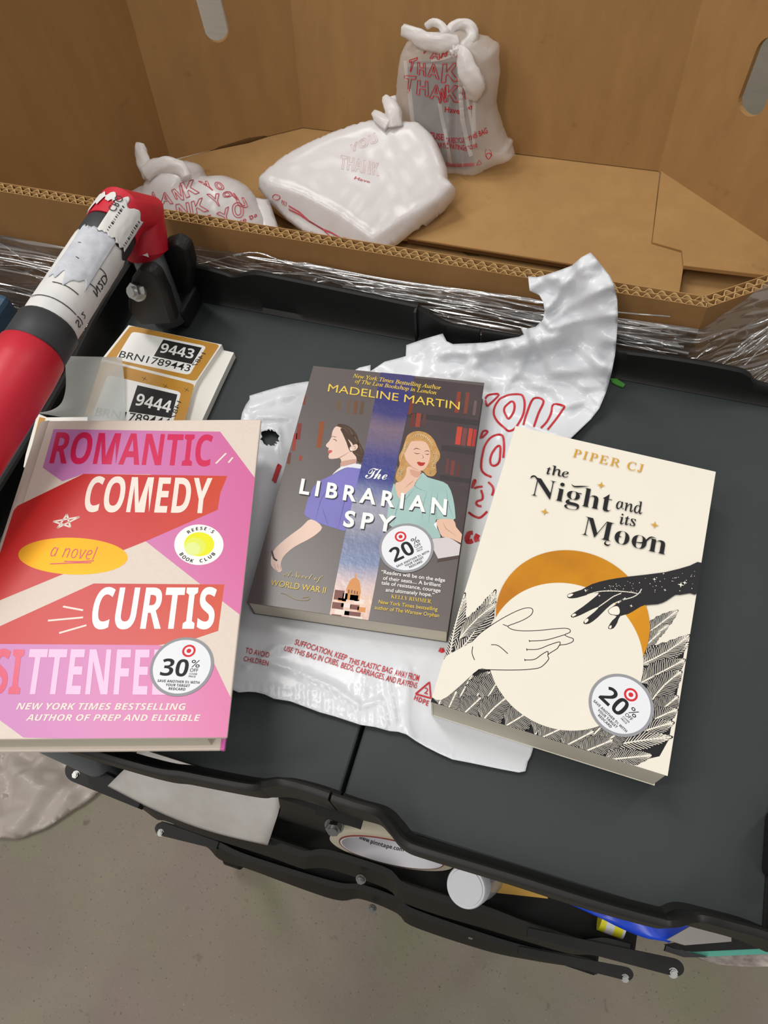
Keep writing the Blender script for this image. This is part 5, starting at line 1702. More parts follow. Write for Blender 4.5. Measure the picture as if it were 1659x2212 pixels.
# handle hole by the left book: drop the triangles inside it
def in_hole(x, y):
    return ((x - 0.583) * 0.94 + (y - 0.946) * 0.3) ** 2 / 0.019 ** 2 + ((y - 0.946) * 0.9 - (x - 0.583) * 0.3) ** 2 / 0.0155 ** 2 < 1
f2 = [t for t in f2 if not in_hole(*(sum(v2[i] for i in t) / 3))]
bag = mesh_obj('carrier_bag', [bag_pt(x * 1000, y * 1000) for x, y in v2], f2, M_bag, smooth=True)
md = bag.modifiers.new('film', 'SOLIDIFY'); md.thickness = 0.0003; md.offset = -1
tag(bag, 'empty flat white plastic bag spread under the middle book', 'plastic bag', 'white carrier bags')
sk = Skin(at=bag_pt, lift=0.0009)
zc = zoom(5.529, 1000, 840)
for q in ([(265, 125), (310, 80), (430, 78), (290, 215)], [(265, 140), (290, 215)],
          [(470, 110), (560, 78), (680, 75), (720, 110), (735, 200), (715, 320), (650, 440), (600, 495), (540, 510), (490, 470), (410, 395), (368, 310), (380, 220), (430, 140), (470, 110)],
          [(540, 185), (575, 160), (605, 170), (615, 220), (600, 290), (545, 365), (510, 320), (490, 270), (500, 225), (540, 185)],
          [(720, 440), (760, 300), (840, 125), (960, 150), (900, 300), (845, 460)], [(1010, 495), (1110, 370), (1180, 270), (1205, 215), (1080, 195), (1050, 300), (1000, 400), (930, 475)],
          [(210, 600), (240, 515), (295, 520), (230, 590)], [(480, 830), (490, 700), (472, 570), (400, 558), (320, 600), (260, 690), (232, 800), (218, 900), (225, 980), (270, 1030), (340, 1060)],
          [(400, 700), (440, 690), (445, 760), (430, 880), (380, 925), (335, 910), (325, 850), (350, 770), (400, 700)],
          [(110, 1190), (130, 1105), (150, 1110), (110, 1190)], [(135, 1195), (180, 1180), (235, 1175)], [(300, 1120), (350, 1170), (362, 1220), (345, 1280)],
          [(215, 1215), (235, 1280), (225, 1330), (170, 1350), (160, 1380), (185, 1405), (220, 1410)], [(65, 1480), (130, 1525), (205, 1545), (290, 1470)]):
    sk.stroke(zc(catmull(q, 4, False)), 0.0016)
for q in ([(118, 1730), (70, 1740), (50, 1800), (70, 1840), (118, 1820)], [(180, 1745), (158, 1790), (170, 1830)]):
    sk.stroke(zc(catmull(q, 4, False)), 0.0036)
def Q4(a, b, c, d): return zz4([a, b, c, d])
for txt, q in (('TO AVOID', Q4((76, 178), (205, 205), (210, 178), (82, 150))), ('CHILDREN', Q4((66, 220), (200, 250), (205, 222), (72, 196))),
               ('SUFFOCATION, KEEP', Q4((342, 132), (620, 220), (632, 192), (352, 104))), ('THIS PLASTIC BAG', Q4((632, 232), (868, 292), (878, 262), (642, 205))), ('AWAY FROM', Q4((884, 300), (1015, 334), (1022, 300), (892, 268))),
               ('USE THIS BAG IN CRIBS,', Q4((284, 165), (578, 250), (590, 220), (294, 140))), ('BEDS, CARRIAGES,', Q4((592, 258), (828, 325), (838, 296), (602, 230))), ('AND PLAYPENS', Q4((836, 330), (1005, 372), (1012, 342), (846, 300)))):
    sk.fill(txt, 'sans', q, 0.006)
sk.stroke(zz4([(1000, 402), (1075, 338), (1082, 425), (1000, 402)]), 0.0011)
sk.fill('2', 'sans', Q4((1045, 398), (1066, 404), (1070, 372), (1050, 366)), 0.01)
sk.fill('HDPE', 'sansb', Q4((990, 432), (1066, 468), (1074, 440), (998, 408)))
sk.stroke(zz4([(1128, 160), (1142, 168), (1155, 162)]), 0.003)
sk.stroke(zc([(-30, 1040), (-6, 1010)]), 0.003)
sk.stroke([(590, 1040), (602, 1005), (606, 1008), (594, 1044)], 0.002)
sk.build('red_printing', M_bred, bag)

# ---------------------------------------------------------------- knotted bags in the bin
def handle_tube(name, px, fr, hs, rad, m, parent, seed, flat=0.6):
    bm = bmesh.new()
    P = [fr.world(*fr.loc(x, y), h) for (x, y), h in zip(px, hs)]
    P = catmull(P, 5, False)
    n = len(px)
    R = np.interp(np.linspace(0, n - 1, len(P)), range(n), rad)
    bm_tube(bm, P, list(R), 18, True, (tuple(fr.n), flat), 0.16, seed)
    return bm_obj(name, bm, m, parent, smooth=True)

# bag standing against the back wall with a grey book inside
zA = zoom(5.53, 830, 30)
yA = 1.084
frA = Frame(V(985, 372, yA), (1, 0.05, 0), (0.02, 0.16, 1))
outA = zA([(190, 500), (225, 420), (268, 338), (380, 290), (520, 250), (640, 215), (760, 170), (900, 160), (1020, 200), (1100, 240), (1240, 280), (1330, 330), (1382, 380), (1370, 520), (1386, 690), (1362, 860), (1338, 1060), (1380, 1220), (1430, 1370), (1480, 1490), (1540, 1512), (1530, 1570), (1572, 1692), (1480, 1730), (1330, 1770), (1200, 1840), (1102, 1892), (930, 1878), (750, 1860), (560, 1835), (420, 1790), (330, 1600), (250, 1350), (140, 1060), (150, 900), (160, 760), (172, 620)])
M_bagA = film_mat('clear_white_bag_film', (242, 239, 236), 0.56, 0.35, 0.28, 0.35, 40, 0.003, (1.8, 1.8, 0.3))
bagA = empty('carrier_bag', tuple(V(985, 372, yA)))
tag(bagA, 'see-through white knotted bag standing upright with a grey book inside', 'plastic bag', 'white carrier bags')
def pleat(a, b, dd):
    u = a * 1000
    k = noise.noise(Vector((a * 30, b * 4, 2.0)))
    return 1.0 + (0.30 * max(0, 0.6 - abs(a - 0.020 + b * 0.10) / 0.010) - 0.22 * max(0, 0.7 - abs(a - 0.006 + b * 0.06) / 0.012) + 0.22 * max(0, 0.7 - abs(a + 0.012 - b * 0.03) / 0.010) + 0.12 * k) * min(1, dd / 0.02)
bodyA, bvhA = inflate('bag_body', outA, frA, 0.031, 0.02, 0.03, 2.6, 0.0040, 0.003, 1.3, M_bagA, bagA, 2, BZ + 0.001, pleat)
M_knot = film_mat('bunched_bag_film', (240, 238, 237), 0.08, 0.35, 0.28, 0.4, 70, 0.003)
handle_tube('tied_handle', zA([(900, 300), (760, 270), (560, 235), (400, 165), (262, 140)]), frA, [0.02, 0.026, 0.028, 0.024, 0.018], [0.012, 0.015, 0.012, 0.0105, 0.0085], M_knot, bagA, 1)
handle_tube('tied_handle', zA([(940, 330), (1010, 400), (1060, 560), (1130, 700), (1110, 880)]), frA, [0.026, 0.034, 0.04, 0.04, 0.032], [0.008, 0.012, 0.015, 0.0165, 0.0095], M_knot, bagA, 4)
handle_tube('tied_handle', zA([(500, 150), (590, 95), (690, 125), (760, 190)]), frA, [0.0, 0.002, 0.006, 0.016], [0.005, 0.0055, 0.006, 0.007], M_knot, bagA, 6)
handle_tube('tied_handle', zA([(770, 200), (840, 130), (960, 118), (1040, 170), (1060, 260), (960, 330)]), frA, [0.012, 0.006, 0.002, 0.004, 0.012, 0.024], [0.007, 0.007, 0.008, 0.009, 0.009, 0.008], M_knot, bagA, 8)
bm = bmesh.new()
kc = frA.world(*frA.loc(*zA([(890, 350)])[0]), 0.028)
bmesh.ops.create_icosphere(bm, subdivisions=4, radius=1.0)
for v_ in bm.verts:
    d = v_.co.copy(); r = 0.0085 * (1 + 0.35 * noise.noise(d * 2.2) + 0.12 * math.sin(d.x * 9 + d.z * 5))
    v_.co = Vector(kc) + Vector((d.x * r, d.y * r * 0.8, d.z * r))
bm_obj('knot', bm, M_knot, bagA, smooth=True)
skA = Skin(bvhA, lift=0.0012)
QA = lambda *p: zA(p)
for txt, q in (('T', QA((298, 690), (330, 690), (400, 520), (300, 555))), ('H', QA((395, 720), (495, 745), (490, 590), (400, 575))), ('A', QA((515, 745), (655, 780), (620, 605), (560, 590))), ('K', QA((680, 820), (885, 800), (880, 585), (700, 600))),
               ('T', QA((262, 945), (310, 945), (385, 745), (240, 735))), ('H', QA((385, 960), (525, 985), (520, 805), (400, 790))), ('A', QA((540, 1005), (690, 1040), (650, 850), (595, 850))), ('N', QA((660, 1070), (740, 1050), (735, 870), (680, 900))), ('K', QA((710, 1045), (885, 1055), (885, 860), (730, 850))),
               ('H', QA((470, 475), (560, 400), (575, 350), (500, 370))), ('A', QA((545, 530), (660, 545), (680, 405), (600, 410))), ('N', QA((670, 530), (745, 500), (760, 435), (710, 440))), ('K', QA((790, 490), (900, 520), (880, 440), (800, 460)))):
    skA.outline(txt, 'sansb', q, 0.0011, 0.012)
skA.stroke(zA(catmull([(935, 1040), (940, 800), (985, 880), (1000, 960), (970, 1020), (960, 920)], 5, False)), 0.0012)
for txt, q in (('Have', QA((720, 1170), (900, 1195), (895, 1125), (725, 1105))), ('ay', QA((990, 1150), (1070, 1110), (1062, 1060), (985, 1110))),
               ('REUSE', QA((500, 1480), (705, 1510), (710, 1440), (510, 1405))), ('OR RECYCLE', QA((735, 1550), (960, 1535), (955, 1480), (735, 1480))), ('THIS BAG', QA((1000, 1520), (1240, 1420), (1220, 1355), (1000, 1470))),
               ('PARTICIPATING', QA((600, 1590), (960, 1630), (958, 1570), (610, 1535))), ('STORE', QA((965, 1640), (1115, 1590), (1108, 1545), (965, 1590)))):
    skA.fill(txt, 'sans', q, 0.012)
for k in range(3):
    skA.stroke(zA([(735, 1775 + 18 * k), (800, 1790 + 16 * k), (900, 1795 + 14 * k), (1075, 1785 + 14 * k)]), 0.0008)
skA.stroke(zA([(1105, 1810), (1130, 1745), (1165, 1790), (1105, 1810)]), 0.0008)
skA.stroke(zA(catmull([(1215, 1690), (1240, 1735), (1275, 1700), (1270, 1670), (1240, 1665)], 4, True)), 0.0012)
skA.stroke(zA(catmull([(1215, 1710), (1205, 1640), (1220, 1615)], 4, False)), 0.0006); skA.stroke(zA(catmull([(1285, 1700), (1275, 1640), (1250, 1620)], 4, False)), 0.0006)
skA.build('red_printing', M_bred, bodyA)
skF = Skin(bvhA, lift=0.0008)
for q, w_ in (([(660, 1060), (690, 1250), (730, 1420), (760, 1600), (790, 1800)], 0.0055), ([(905, 620), (910, 900), (935, 1250), (985, 1500), (1040, 1700)], 0.0065), ([(965, 480), (975, 700), (990, 1000), (1050, 1350), (1075, 1600)], 0.004), ([(1090, 900), (1070, 1150), (1080, 1400)], 0.005), ([(300, 900), (330, 1200), (360, 1420)], 0.006), ([(250, 560), (270, 800)], 0.005), ([(900, 430), (760, 520), (560, 560)], 0.003)):
    skF.stroke(zA(catmull(q, 4, False)), w_)
skF.build('doubled_folds', film_mat('doubled_bag_film', (242, 240, 238), 0.42, 0.35, 0.3, 0.2, 60, 0.002), bodyA)
# the grey book inside
M_gbk = mat('grey_cover', (92, 95, 104), 0.6, var=0.04, var_scale=12)
gb = empty('book_in_bag', tuple(V(985, 372, yA)))
tag(gb, 'grey hardcover book standing inside the see-through knotted bag', 'book')
pA = lambda x, y, h: frA.world(*frA.loc(*zA([(x, y)])[0]), h)
bm = bmesh.new()
fa = [pA(285, 600, 0.010), pA(985, 610, 0.010), pA(1045, 1800, 0.010), pA(410, 1710, 0.010)]
bm_prism(bm, [tuple(p) for p in fa], tuple(-frA.n * 0.002)); bevel(bm_obj('front_cover', bm, M_gbk, gb), 0.0006, 1)
bm = bmesh.new(); bm_prism(bm, [tuple(p - frA.n * 0.019) for p in fa], tuple(-frA.n * 0.002)); bm_obj('back_cover', bm, M_gbk, gb)
bm = bmesh.new(); ctr = sum(fa) / 4; bm_prism(bm, [tuple(ctr + (p - ctr) * 0.96 - frA.n * 0.002) for p in fa], tuple(-frA.n * 0.017)); bm_obj('page_block', bm, mat('grey_pages', (150, 148, 146), 0.8), gb)

# plump bag lying in the middle
zB = zoom(2.592, 540, 20)
frB = Frame(A(770, 420, BZ + 0.035), (1, 0.02, 0.01), (0.0, 1, 0.60))
outB = zB([(45, 1000), (62, 950), (100, 908), (210, 825), (330, 760), (480, 695), (640, 638), (700, 632), (790, 640), (860, 640), (950, 640), (1020, 705), (1052, 760), (1080, 830), (1102, 890), (1108, 950), (1150, 1002), (1140, 1030), (1085, 1100), (980, 1190), (872, 1280), (800, 1340), (722, 1396), (640, 1385), (540, 1350), (420, 1300), (300, 1250), (215, 1185), (150, 1122), (90, 1060)])
M_bagB = film_mat('white_bag_film_full', (232, 230, 231), 0.05, 0.25, 0.26, 0.22, 60, 0.0016)
bagB = empty('carrier_bag', tuple(A(770, 430, BZ)))
tag(bagB, 'plump white knotted plastic bag lying in the middle of the bin floor', 'plastic bag', 'white carrier bags')
_cl = [frB.loc(*zB([p])[0]) for p in ((130, 1010), (330, 1075), (540, 1190), (700, 1310), (880, 1200), (1060, 1090))]
def edge_b(a, b, dd):
    # the top face ends in a crease; in front of it the bag drops to the floor
    best, side = 9, 1
    for p, q in zip(_cl, _cl[1:]):
        d = q - p; t = max(0, min(1, ((np.array([a, b]) - p) @ d) / (d @ d)))
        r = np.array([a, b]) - p - d * t; l = np.linalg.norm(r)
        if l < best: best, side = l, (d[0] * r[1] - d[1] * r[0])
    return 1.0 + 0.12 * max(0, 1 - best / 0.012) if side > 0 else 1.12 - min(1.0, best / 0.030) * 0.8
bodyB, bvhB = inflate('bag_body', outB, frB, 0.024, 0.045, 0.034, 2.8, 0.005, 0.0017, 1.4, M_bagB, bagB, 4, BZ + 0.0006, edge_b)
handle_tube('tied_handle', zB([(800, 690), (740, 650), (715, 615)]), frB, [0.026, 0.026, 0.020], [0.012, 0.0085, 0.006], M_knot, bagB, 2)
handle_tube('tied_handle', zB([(820, 690), (820, 620), (790, 565), (772, 540)]), frB, [0.022, 0.030, 0.028, 0.026], [0.014, 0.012, 0.008, 0.005], M_knot, bagB, 5)
handle_tube('tied_handle', zB([(800, 600), (815, 560), (812, 535)]), frB, [0.02, 0.024, 0.026], [0.009, 0.007, 0.005], M_knot, bagB, 7)
skB = Skin(bvhB, lift=0.001)
QB = lambda *p: zB(p)
zb3 = zoom(5.53, 560, 300)
skB.fill('Have', 'sans', zb3([(1130, 478), (1320, 525), (1325, 500), (1150, 445)]), 0.01)
for a_, b_ in (((360, 806), (860, 1120)), ((360, 846), (860, 1178))):
    g = zb3([(a_[0], a_[1]), (480, 880 + (b_[1] - 1130) * 0.5), (600, 985), (760, 1080), b_, (990, 1195)])
    for q0, q1 in zip(g, g[1:]):
        n_ = int(math.hypot(q1[0] - q0[0], q1[1] - q0[1]) / 3.2)
        for k in range(max(1, n_)):
            t = k / max(1, n_); x, y = q0[0] + (q1[0] - q0[0]) * t, q0[1] + (q1[1] - q0[1]) * t
            skB.stroke([(x - 1.2, y - 2.4), (x + 1.0, y + 2.4)], 0.0016)
skB.stroke(zb3(catmull([(175, 720), (160, 690), (190, 665), (240, 680), (245, 710), (215, 730)], 4, True)), 0.0012)
skB.stroke(zb3([(270, 735), (325, 760), (318, 800), (268, 770), (270, 735), (300, 780)]), 0.001)
skB.stroke(zb3(catmull([(985, 1250), (990, 1190), (1040, 1190), (1062, 1230), (1040, 1270)], 4, True)), 0.0018)
skB2 = Skin(bvhB, lift=0.001)
for txt, q in (('THANK', QB((500, 890), (720, 930), (720, 860), (510, 815))), ('YOU', QB((560, 800), (720, 740), (700, 690), (560, 760)))):
    skB2.outline(txt, 'sansb', q, 0.0007, 0.01)
skB.build('red_printing', M_bred2, bodyB); skB2.build('faded_printing', M_bred3, bodyB)

# rounded bag at the left, half behind the rim
zC = zoom(4.484, 270, 280)
pl1, pl2, pl3 = A(290, 423, BZ + 0.05), A(600, 528, BZ + 0.01), A(390, 352, BZ + 0.10)
frC = Frame((pl1 + pl2) / 2, pl2 - pl1, pl3 - (pl1 + pl2) / 2)
outC = zC([(15, 700), (20, 640), (60, 595), (130, 556), (205, 528), (222, 490), (240, 460), (270, 405), (335, 345), (430, 294), (540, 305), (640, 330), (690, 370), (716, 412), (722, 448), (770, 460), (820, 448), (880, 444), (950, 460), (1010, 482), (1080, 520), (1140, 565), (1200, 640), (1260, 740), (1330, 850), (1390, 960), (1420, 1090), (1400, 1250), (1200, 1360), (800, 1330), (400, 1220), (100, 1050), (15, 850)])
bagC = empty('carrier_bag', tuple(A(430, 480, BZ)))
tag(bagC, 'rounded white bag with red outlined letters, half behind the bin rim', 'plastic bag', 'white carrier bags')
bodyC, bvhC = inflate('bag_body', outC, frC, 0.05, 0.06, 0.06, 2.2, 0.005, 0.0034, 1.2, M_bagB, bagC, 6, BZ + 0.001)
cf = Frame(pl2 + np.array([0, 0, 0.012]), pl2 - pl1, (0, 1, 0.25))
flC, _ = inflate('bag_corner', zC([(1180, 660), (1240, 652), (1330, 668), (1392, 672), (1425, 770), (1470, 900), (1500, 1010), (1530, 1150), (1500, 1260), (1300, 1200), (1250, 900)]), cf, 0.012, 0.01, 0.03, 2.0, 0.006, 0.0016, 1.4, M_bagB, bagC, 8, BZ + 0.0008)
handle_tube('tied_handle', zC([(330, 400), (265, 330), (225, 240), (200, 170), (195, 118)]), frC, [0.03, 0.022, 0.018, 0.016, 0.014], [0.012, 0.012, 0.0105, 0.0095, 0.006], M_knot, bagC, 3)
handle_tube('tied_handle', zC([(300, 400), (400, 330), (520, 318), (640, 360), (700, 430)]), frC, [0.034, 0.03, 0.028, 0.03, 0.034], [0.010, 0.012, 0.012, 0.011, 0.008], M_knot, bagC, 9)
skC = Skin(bvhC, lift=0.0012)
QC = lambda *p: zC(p)
for txt, q in (('A', QC((255, 750), (335, 740), (290, 600), (250, 610))), ('A', QC((345, 720), (465, 715), (405, 610), (365, 610))), ('N', QC((490, 670), (570, 680), (545, 530), (450, 590))), ('K', QC((595, 660), (720, 610), (665, 485), (530, 520))),
               ('T', QC((245, 870), (270, 870), (275, 740), (240, 760))), ('H', QC((285, 900), (380, 900), (380, 770), (280, 790))), ('A', QC((405, 900), (505, 880), (450, 775), (415, 780))), ('N', QC((510, 855), (640, 835), (615, 705), (490, 725))), ('K', QC((660, 820), (810, 785), (750, 660), (640, 700))),
               ('N', QC((560, 960), (720, 950), (690, 850), (540, 890))), ('K', QC((740, 945), (880, 905), (830, 825), (715, 855))),
               ('Y', QC((840, 590), (855, 580), (800, 500), (710, 500))), ('O', QC((890, 580), (970, 580), (930, 510), (860, 510))), ('Y', QC((890, 745), (930, 730), (910, 620), (790, 625))), ('O', QC((960, 660), (1050, 640), (1000, 590), (940, 620))), ('Y', QC((960, 885), (1010, 875), (1005, 745), (885, 815))), ('O', QC((1050, 850), (1150, 850), (1140, 700), (1030, 720))),
               ('U', QC((1100, 740), (1200, 760), (1150, 660), (1070, 660))), ('U', QC((1050, 650), (1110, 690), (1060, 620), (1010, 600)))):
    skC.outline(txt, 'sansb', q, 0.0011, 0.012)
for txt, q in (('e', QC((885, 1000), (920, 985), (915, 955), (880, 968))), ('A', QC((960, 978), (1000, 962), (985, 930), (962, 938))), ('Nice', QC((1035, 950), (1180, 885), (1165, 850), (1030, 905))), ('Da', QC((1215, 875), (1282, 840), (1270, 805), (1200, 838)))):
    skC.fill(txt, 'sansb', q, 0.0)
skC.build('red_printing', M_bred2, bodyC)
# amber label lying on that bag, its corner just above the rim
M_amber = mat('amber_label', (206, 152, 40), 0.5)
bm = bmesh.new()
q = [bvhC.ray_cast(Vector(CAM), Vector(ray(x, y)))[0] for x, y in zC([(680, 950), (710, 922), (860, 985), (900, 1010), (860, 1040), (660, 1000)])]
bm_prism(bm, [p - Vector(ray(440, 490)) * 0.004 for p in q], Vector((0, -0.0004, 0.0004)))
o = bm_obj('shipping_sticker', bm, M_amber); tag(o, 'amber sticker corner on the rounded bag, peeking over the bin rim', 'sticker')

# ---------------------------------------------------------------- crumpled bag on the floor at the left
frF = Frame(A(150, 1740, FLOOR_Z + 0.008), (1, 0, 0), (0, 1, 0))
zF = zoom(3.95, 0, 1600)
M_bagF = film_mat('dusty_bag_film', (206, 196, 188), 0.22, 0.3, 0.3, 0.4, 30, 0.004)
outF = zF([(-60, 60), (300, 40), (600, 60), (800, 200), (880, 380), (900, 425), (860, 432), (830, 450), (800, 480), (740, 525), (690, 560), (640, 585), (600, 612), (560, 640), (500, 680), (450, 715), (390, 750), (330, 775), (260, 800), (190, 830), (120, 842), (40, 838), (-80, 830)])
ob, bvF = inflate('crumpled_bag', outF, frF, 0.028, 0.004, 0.10, 1.4, 0.006, 0.034, 1.1, M_bagF, None, 11, FLOOR_Z + 0.001)
tag(ob, 'crumpled dusty plastic bag on the concrete floor left of the cart', 'plastic bag')

# ================================================================ small things on the cart
# ---- fan-fold stack of amber labels
M_backing = mat('label_backing_white', (236, 233, 226), 0.5)
M_amb = mat('label_amber', (180, 124, 18), 0.4, var_col=(204, 152, 62), var_scale=14)
M_lwh = mat('label_white', (246, 245, 242), 0.45)
LZ = 0.013
stack = empty('label_stack', tuple(A(330, 850, 0.0)))
tag(stack, 'fan-folded stack of amber and white number labels behind the hardcover', 'label stack')
zl3 = zoom(2.963, 0, 560)
def sheet(name, px, z, th, m, parent):
    bm = bmesh.new(); bm_prism(bm, [tuple(A(x, y, z)[:2]) + (z - th,) for x, y in px], (0, 0, th)); return bm_obj(name, bm, m, parent)
sheet('label_pages', zl3([(822, 422), (1420, 546), (1260, 782), (1130, 1060), (1100, 1300), (560, 1300), (650, 640)]), LZ, LZ - 0.0008, M_backing, stack)
sheet('label_pages', zl3([(1330, 560), (1497, 597), (1400, 800), (1280, 1060), (1190, 1300), (900, 1300), (1100, 900)]), LZ * 0.55, LZ * 0.5, M_backing, stack)
frL = Frame((0, 0, LZ), (1, 0, 0), (0, 1, 0))
la = Art(frL, 0, None)
def rounded(px, r=0.12, n=4):
    P = [np.asarray(p, float) for p in px]; out = []
    for i in range(len(P)):
        a, b_, c = P[i - 1], P[i], P[(i + 1) % len(P)]
        p0, p1 = b_ + (a - b_) * r, b_ + (c - b_) * r
        for k in range(n + 1):
            t = k / n; out.append(p0 * (1 - t) ** 2 + 2 * b_ * t * (1 - t) + p1 * t * t)
    return [tuple(p) for p in out]
def plabel(am, wh):
    la.poly(rounded(zl3(am), 0.06), M_amb); la.poly(rounded(zl3(wh), 0.08), M_lwh)
plabel([(836, 425), (1408, 547), (1252, 782), (668, 640)], [(848, 462), (1322, 556), (1212, 742), (738, 640)])
plabel([(650, 650), (1245, 800), (1180, 1050), (540, 1000)], [(690, 740), (1160, 850), (1098, 1080), (590, 1000)])
la.poly(zl3([(1046, 514), (1292, 566), (1228, 672), (984, 620)]), M_ink); la.poly(zl3([(880, 806), (1136, 866), (1096, 1018), (824, 976)]), M_ink)
lt = Art(frL, 0, None, la.z + 0.00001)
la.build('printed_label', stack)
lt.text('9443', 'sansb', *zl3([(1020, 595), (1232, 638), (1040, 536)]), M_lwh)
lt.text('BRN1789443', 'sans', *zl3([(758, 626), (1210, 720), (776, 586)]), M_ink, 0.006)
lt.text('9444', 'sansb', *zl3([(862, 932), (1086, 984), (884, 858)]), M_lwh)
lt.text('BRN1789444', 'sans', *zl3([(606, 1002), (1080, 1075), (622, 950)]), M_ink, 0.006)
for t_, p0, p1, pt in (('1487', (1252, 690), (1318, 606), (1278, 700)), ('1487', (1118, 1024), (1160, 915), (1145, 1032))):
    lt.text(t_, 'sans', *zl3([p1, p0, (p1[0] - 26, p1[1] - 10)]), M_ink)
for x, y in ((925, 765), (1060, 812), (1195, 836)):
    lt.line(zl3([(x - 16, y - 10), (x + 16, y + 10)]), 0.0003, M_ink, up=False); lt.line(zl3([(x - 10, y + 12), (x + 10, y - 12)]), 0.0003, M_ink, up=False)
lt.build('label_lettering', stack)
# left pages of the stack sticking out under the hardcover
sheet('label_pages', zl3([(240, 986), (300, 1012), (560, 1010), (560, 1300), (150, 1330), (165, 1250)]), 0.029, 0.004, M_backing, stack)
la2 = Art(Frame((0, 0, 0.029), (1, 0, 0), (0, 1, 0)), 0, None)
la2.poly(zl3([(252, 1010), (292, 1018), (210, 1260), (176, 1300)]), M_amb); la2.build('printed_label', stack)
# curled see-through backing paper
M_wax = film_mat('waxy_backing_paper', (214, 218, 216), 0.16, 0.35, 0.4, 0.05, 20, 0.002)
L0, R0 = catmull(zl3([(240, 984), (330, 965), (392, 920), (420, 830), (420, 720), (414, 620)]), 6, False), catmull(zl3([(800, 1080), (802, 1000), (800, 900), (796, 790), (788, 700), (780, 627)]), 6, False)
v, f = [], []
n_ = len(L0)
for i in range(n_):
    t = i / (n_ - 1)
    for j in range(13):
        s = j / 12
        p = L0[i] * (1 - s) + R0[i] * s
        z = LZ + 0.0012 + 0.017 * (1 - s) ** 2 + (0.022 * t ** 1.3) * (1 - s) ** 1.2 + 0.006 * t * t
        v.append(A(p[0], p[1], z))
for i in range(n_ - 1):
    for j in range(12): f.append((i * 13 + j, i * 13 + j + 1, (i + 1) * 13 + j + 1, (i + 1) * 13 + j))
mesh_obj('backing_paper', v, f, M_wax, stack, smooth=True)

# ---- green scrap by the bag
M_green = mat('green_scrap', (58, 128, 40), 0.5)
bm = bmesh.new()
q = [A(x, y, 0.0006) for x, y in ((1318, 819), (1332, 820), (1350, 832), (1346, 838), (1334, 834), (1322, 828))]
bm_prism(bm, [tuple(p) for p in q], (0, 0, 0.0012))
tag(bm_obj('green_scrap', bm, M_green), 'small green scrap on the black deck right of the white bag', 'scrap')

# ================================================================ things on the middle shelf
SHT = SH + 0.0042
# white mailer curling over the shelf
M_mail = mat('white_mailer', (196, 194, 190), 0.5, var_col=(172, 166, 160), var_scale=16)
La = [(232, 1698), (262, 1668), (290, 1640), (300, 1600)]
Rb = [(578, 1826), (590, 1790), (604, 1745), (612, 1700)]
v, f = [], []
la_, rb_ = catmull([np.array(p, float) for p in La], 6, False), catmull([np.array(p, float) for p in Rb], 6, False)
m_ = len(la_)
for i in range(m_):
    t = i / (m_ - 1)
    for j in range(17):
        s = j / 16
        p = la_[i] * (1 - s) + rb_[i] * s + np.array([0, 1]) * (18 * math.sin(math.pi * s)) * (1 - t)
        z = ZM + 0.004 + 0.045 * math.sin(t * 1.5) + 0.003 * math.sin(s * 7)
        v.append(A(p[0], p[1], z))
for i in range(m_ - 1):
    for j in range(16): f.append((i * 17 + j, i * 17 + j + 1, (i + 1) * 17 + j + 1, (i + 1) * 17 + j))
o = mesh_obj('paper_mailer', v, f, M_mail, smooth=True)
md = o.modifiers.new('sheet', 'SOLIDIFY'); md.thickness = 0.0006; md.offset = -1
tag(o, 'white paper mailer curled on the shelf under the near left edge of the cart top', 'mailer')

# roll of packing tape standing on its edge
tp = A(842, 1860, SHT + 0.05) + np.array([0, 0.006, 0]); tp[1] = max(tp[1], 0.041)
M_tape = mat('clear_tape_roll', (206, 198, 178), 0.3, spec=0.5)
M_core = mat('cardboard_core_white', (222, 220, 226), 0.6)
M_cred = mat('core_edge_red', (120, 52, 44), 0.6)
TR, TC, TW = 0.0505, 0.0405, 0.048
tdir = np.array([0.10, -0.97, 0.13]); tdir /= np.linalg.norm(tdir)
frT = Frame((tp[0], tp[1], SHT + TR + 0.0075), np.cross((0, 0, 1), tdir), np.array([0, 0, 1.0]) - tdir * tdir[2])     # n points to the viewer side
tape = empty('tape_roll', tuple(frT.o))
tag(tape, 'roll of clear packing tape standing on edge on the cart shelf', 'tape roll')
def ring_mesh(name, r0, r1, z0, z1, m, parent, n=72):
    v, f = [], []
    for k in range(n):
        c, s = math.cos(2 * math.pi * k / n), math.sin(2 * math.pi * k / n)
        for r, z in ((r0, z0), (r1, z0), (r1, z1), (r0, z1)): v.append((r * c, r * s, z))
    for k in range(n):
        a, b_ = 4 * k, 4 * ((k + 1) % n)
        for i in range(4): f.append((a + i, b_ + i, b_ + (i + 1) % 4, a + (i + 1) % 4))
    o = mesh_obj(name, v, f, m, parent, smooth=True, matrix=frT.matrix())
    o.data.set_sharp_from_angle(angle=math.radians(35))
    return o
ring_mesh('tape_winding', TC + 0.0022, TR, -TW, 0, M_tape, tape)
core = ring_mesh('cardboard_core', TC, TC + 0.0012, -TW - 0.001, 0.0008, M_core, tape)
ring_mesh('core_rim', TC + 0.0012, TC + 0.0022, -TW - 0.001, 0.0009, M_cred, tape)
v, f = [], []
def core_text(body, a_mid, depth, size, style='sans'):
    vv, ff = glyph_mesh(body, style); w = vv[:, 0].max()
    k = len(v); r = TC - 0.0003
    for x, y in vv:
        a = a_mid + (x - w / 2) * size / r
        v.append((r * math.sin(a), -r * math.cos(a), -depth - y * size))
    for q in ff: f.append(tuple(k + i for i in q))
for am in (-0.35, 0.75):
    core_text('pinnacle tape', am, 0.026, 0.0085, 'sansb'); core_text('Little Ferry, NJ 07643', am, 0.019, 0.0038); core_text('www.pinntape.com', am, 0.011, 0.0044, 'sansb')
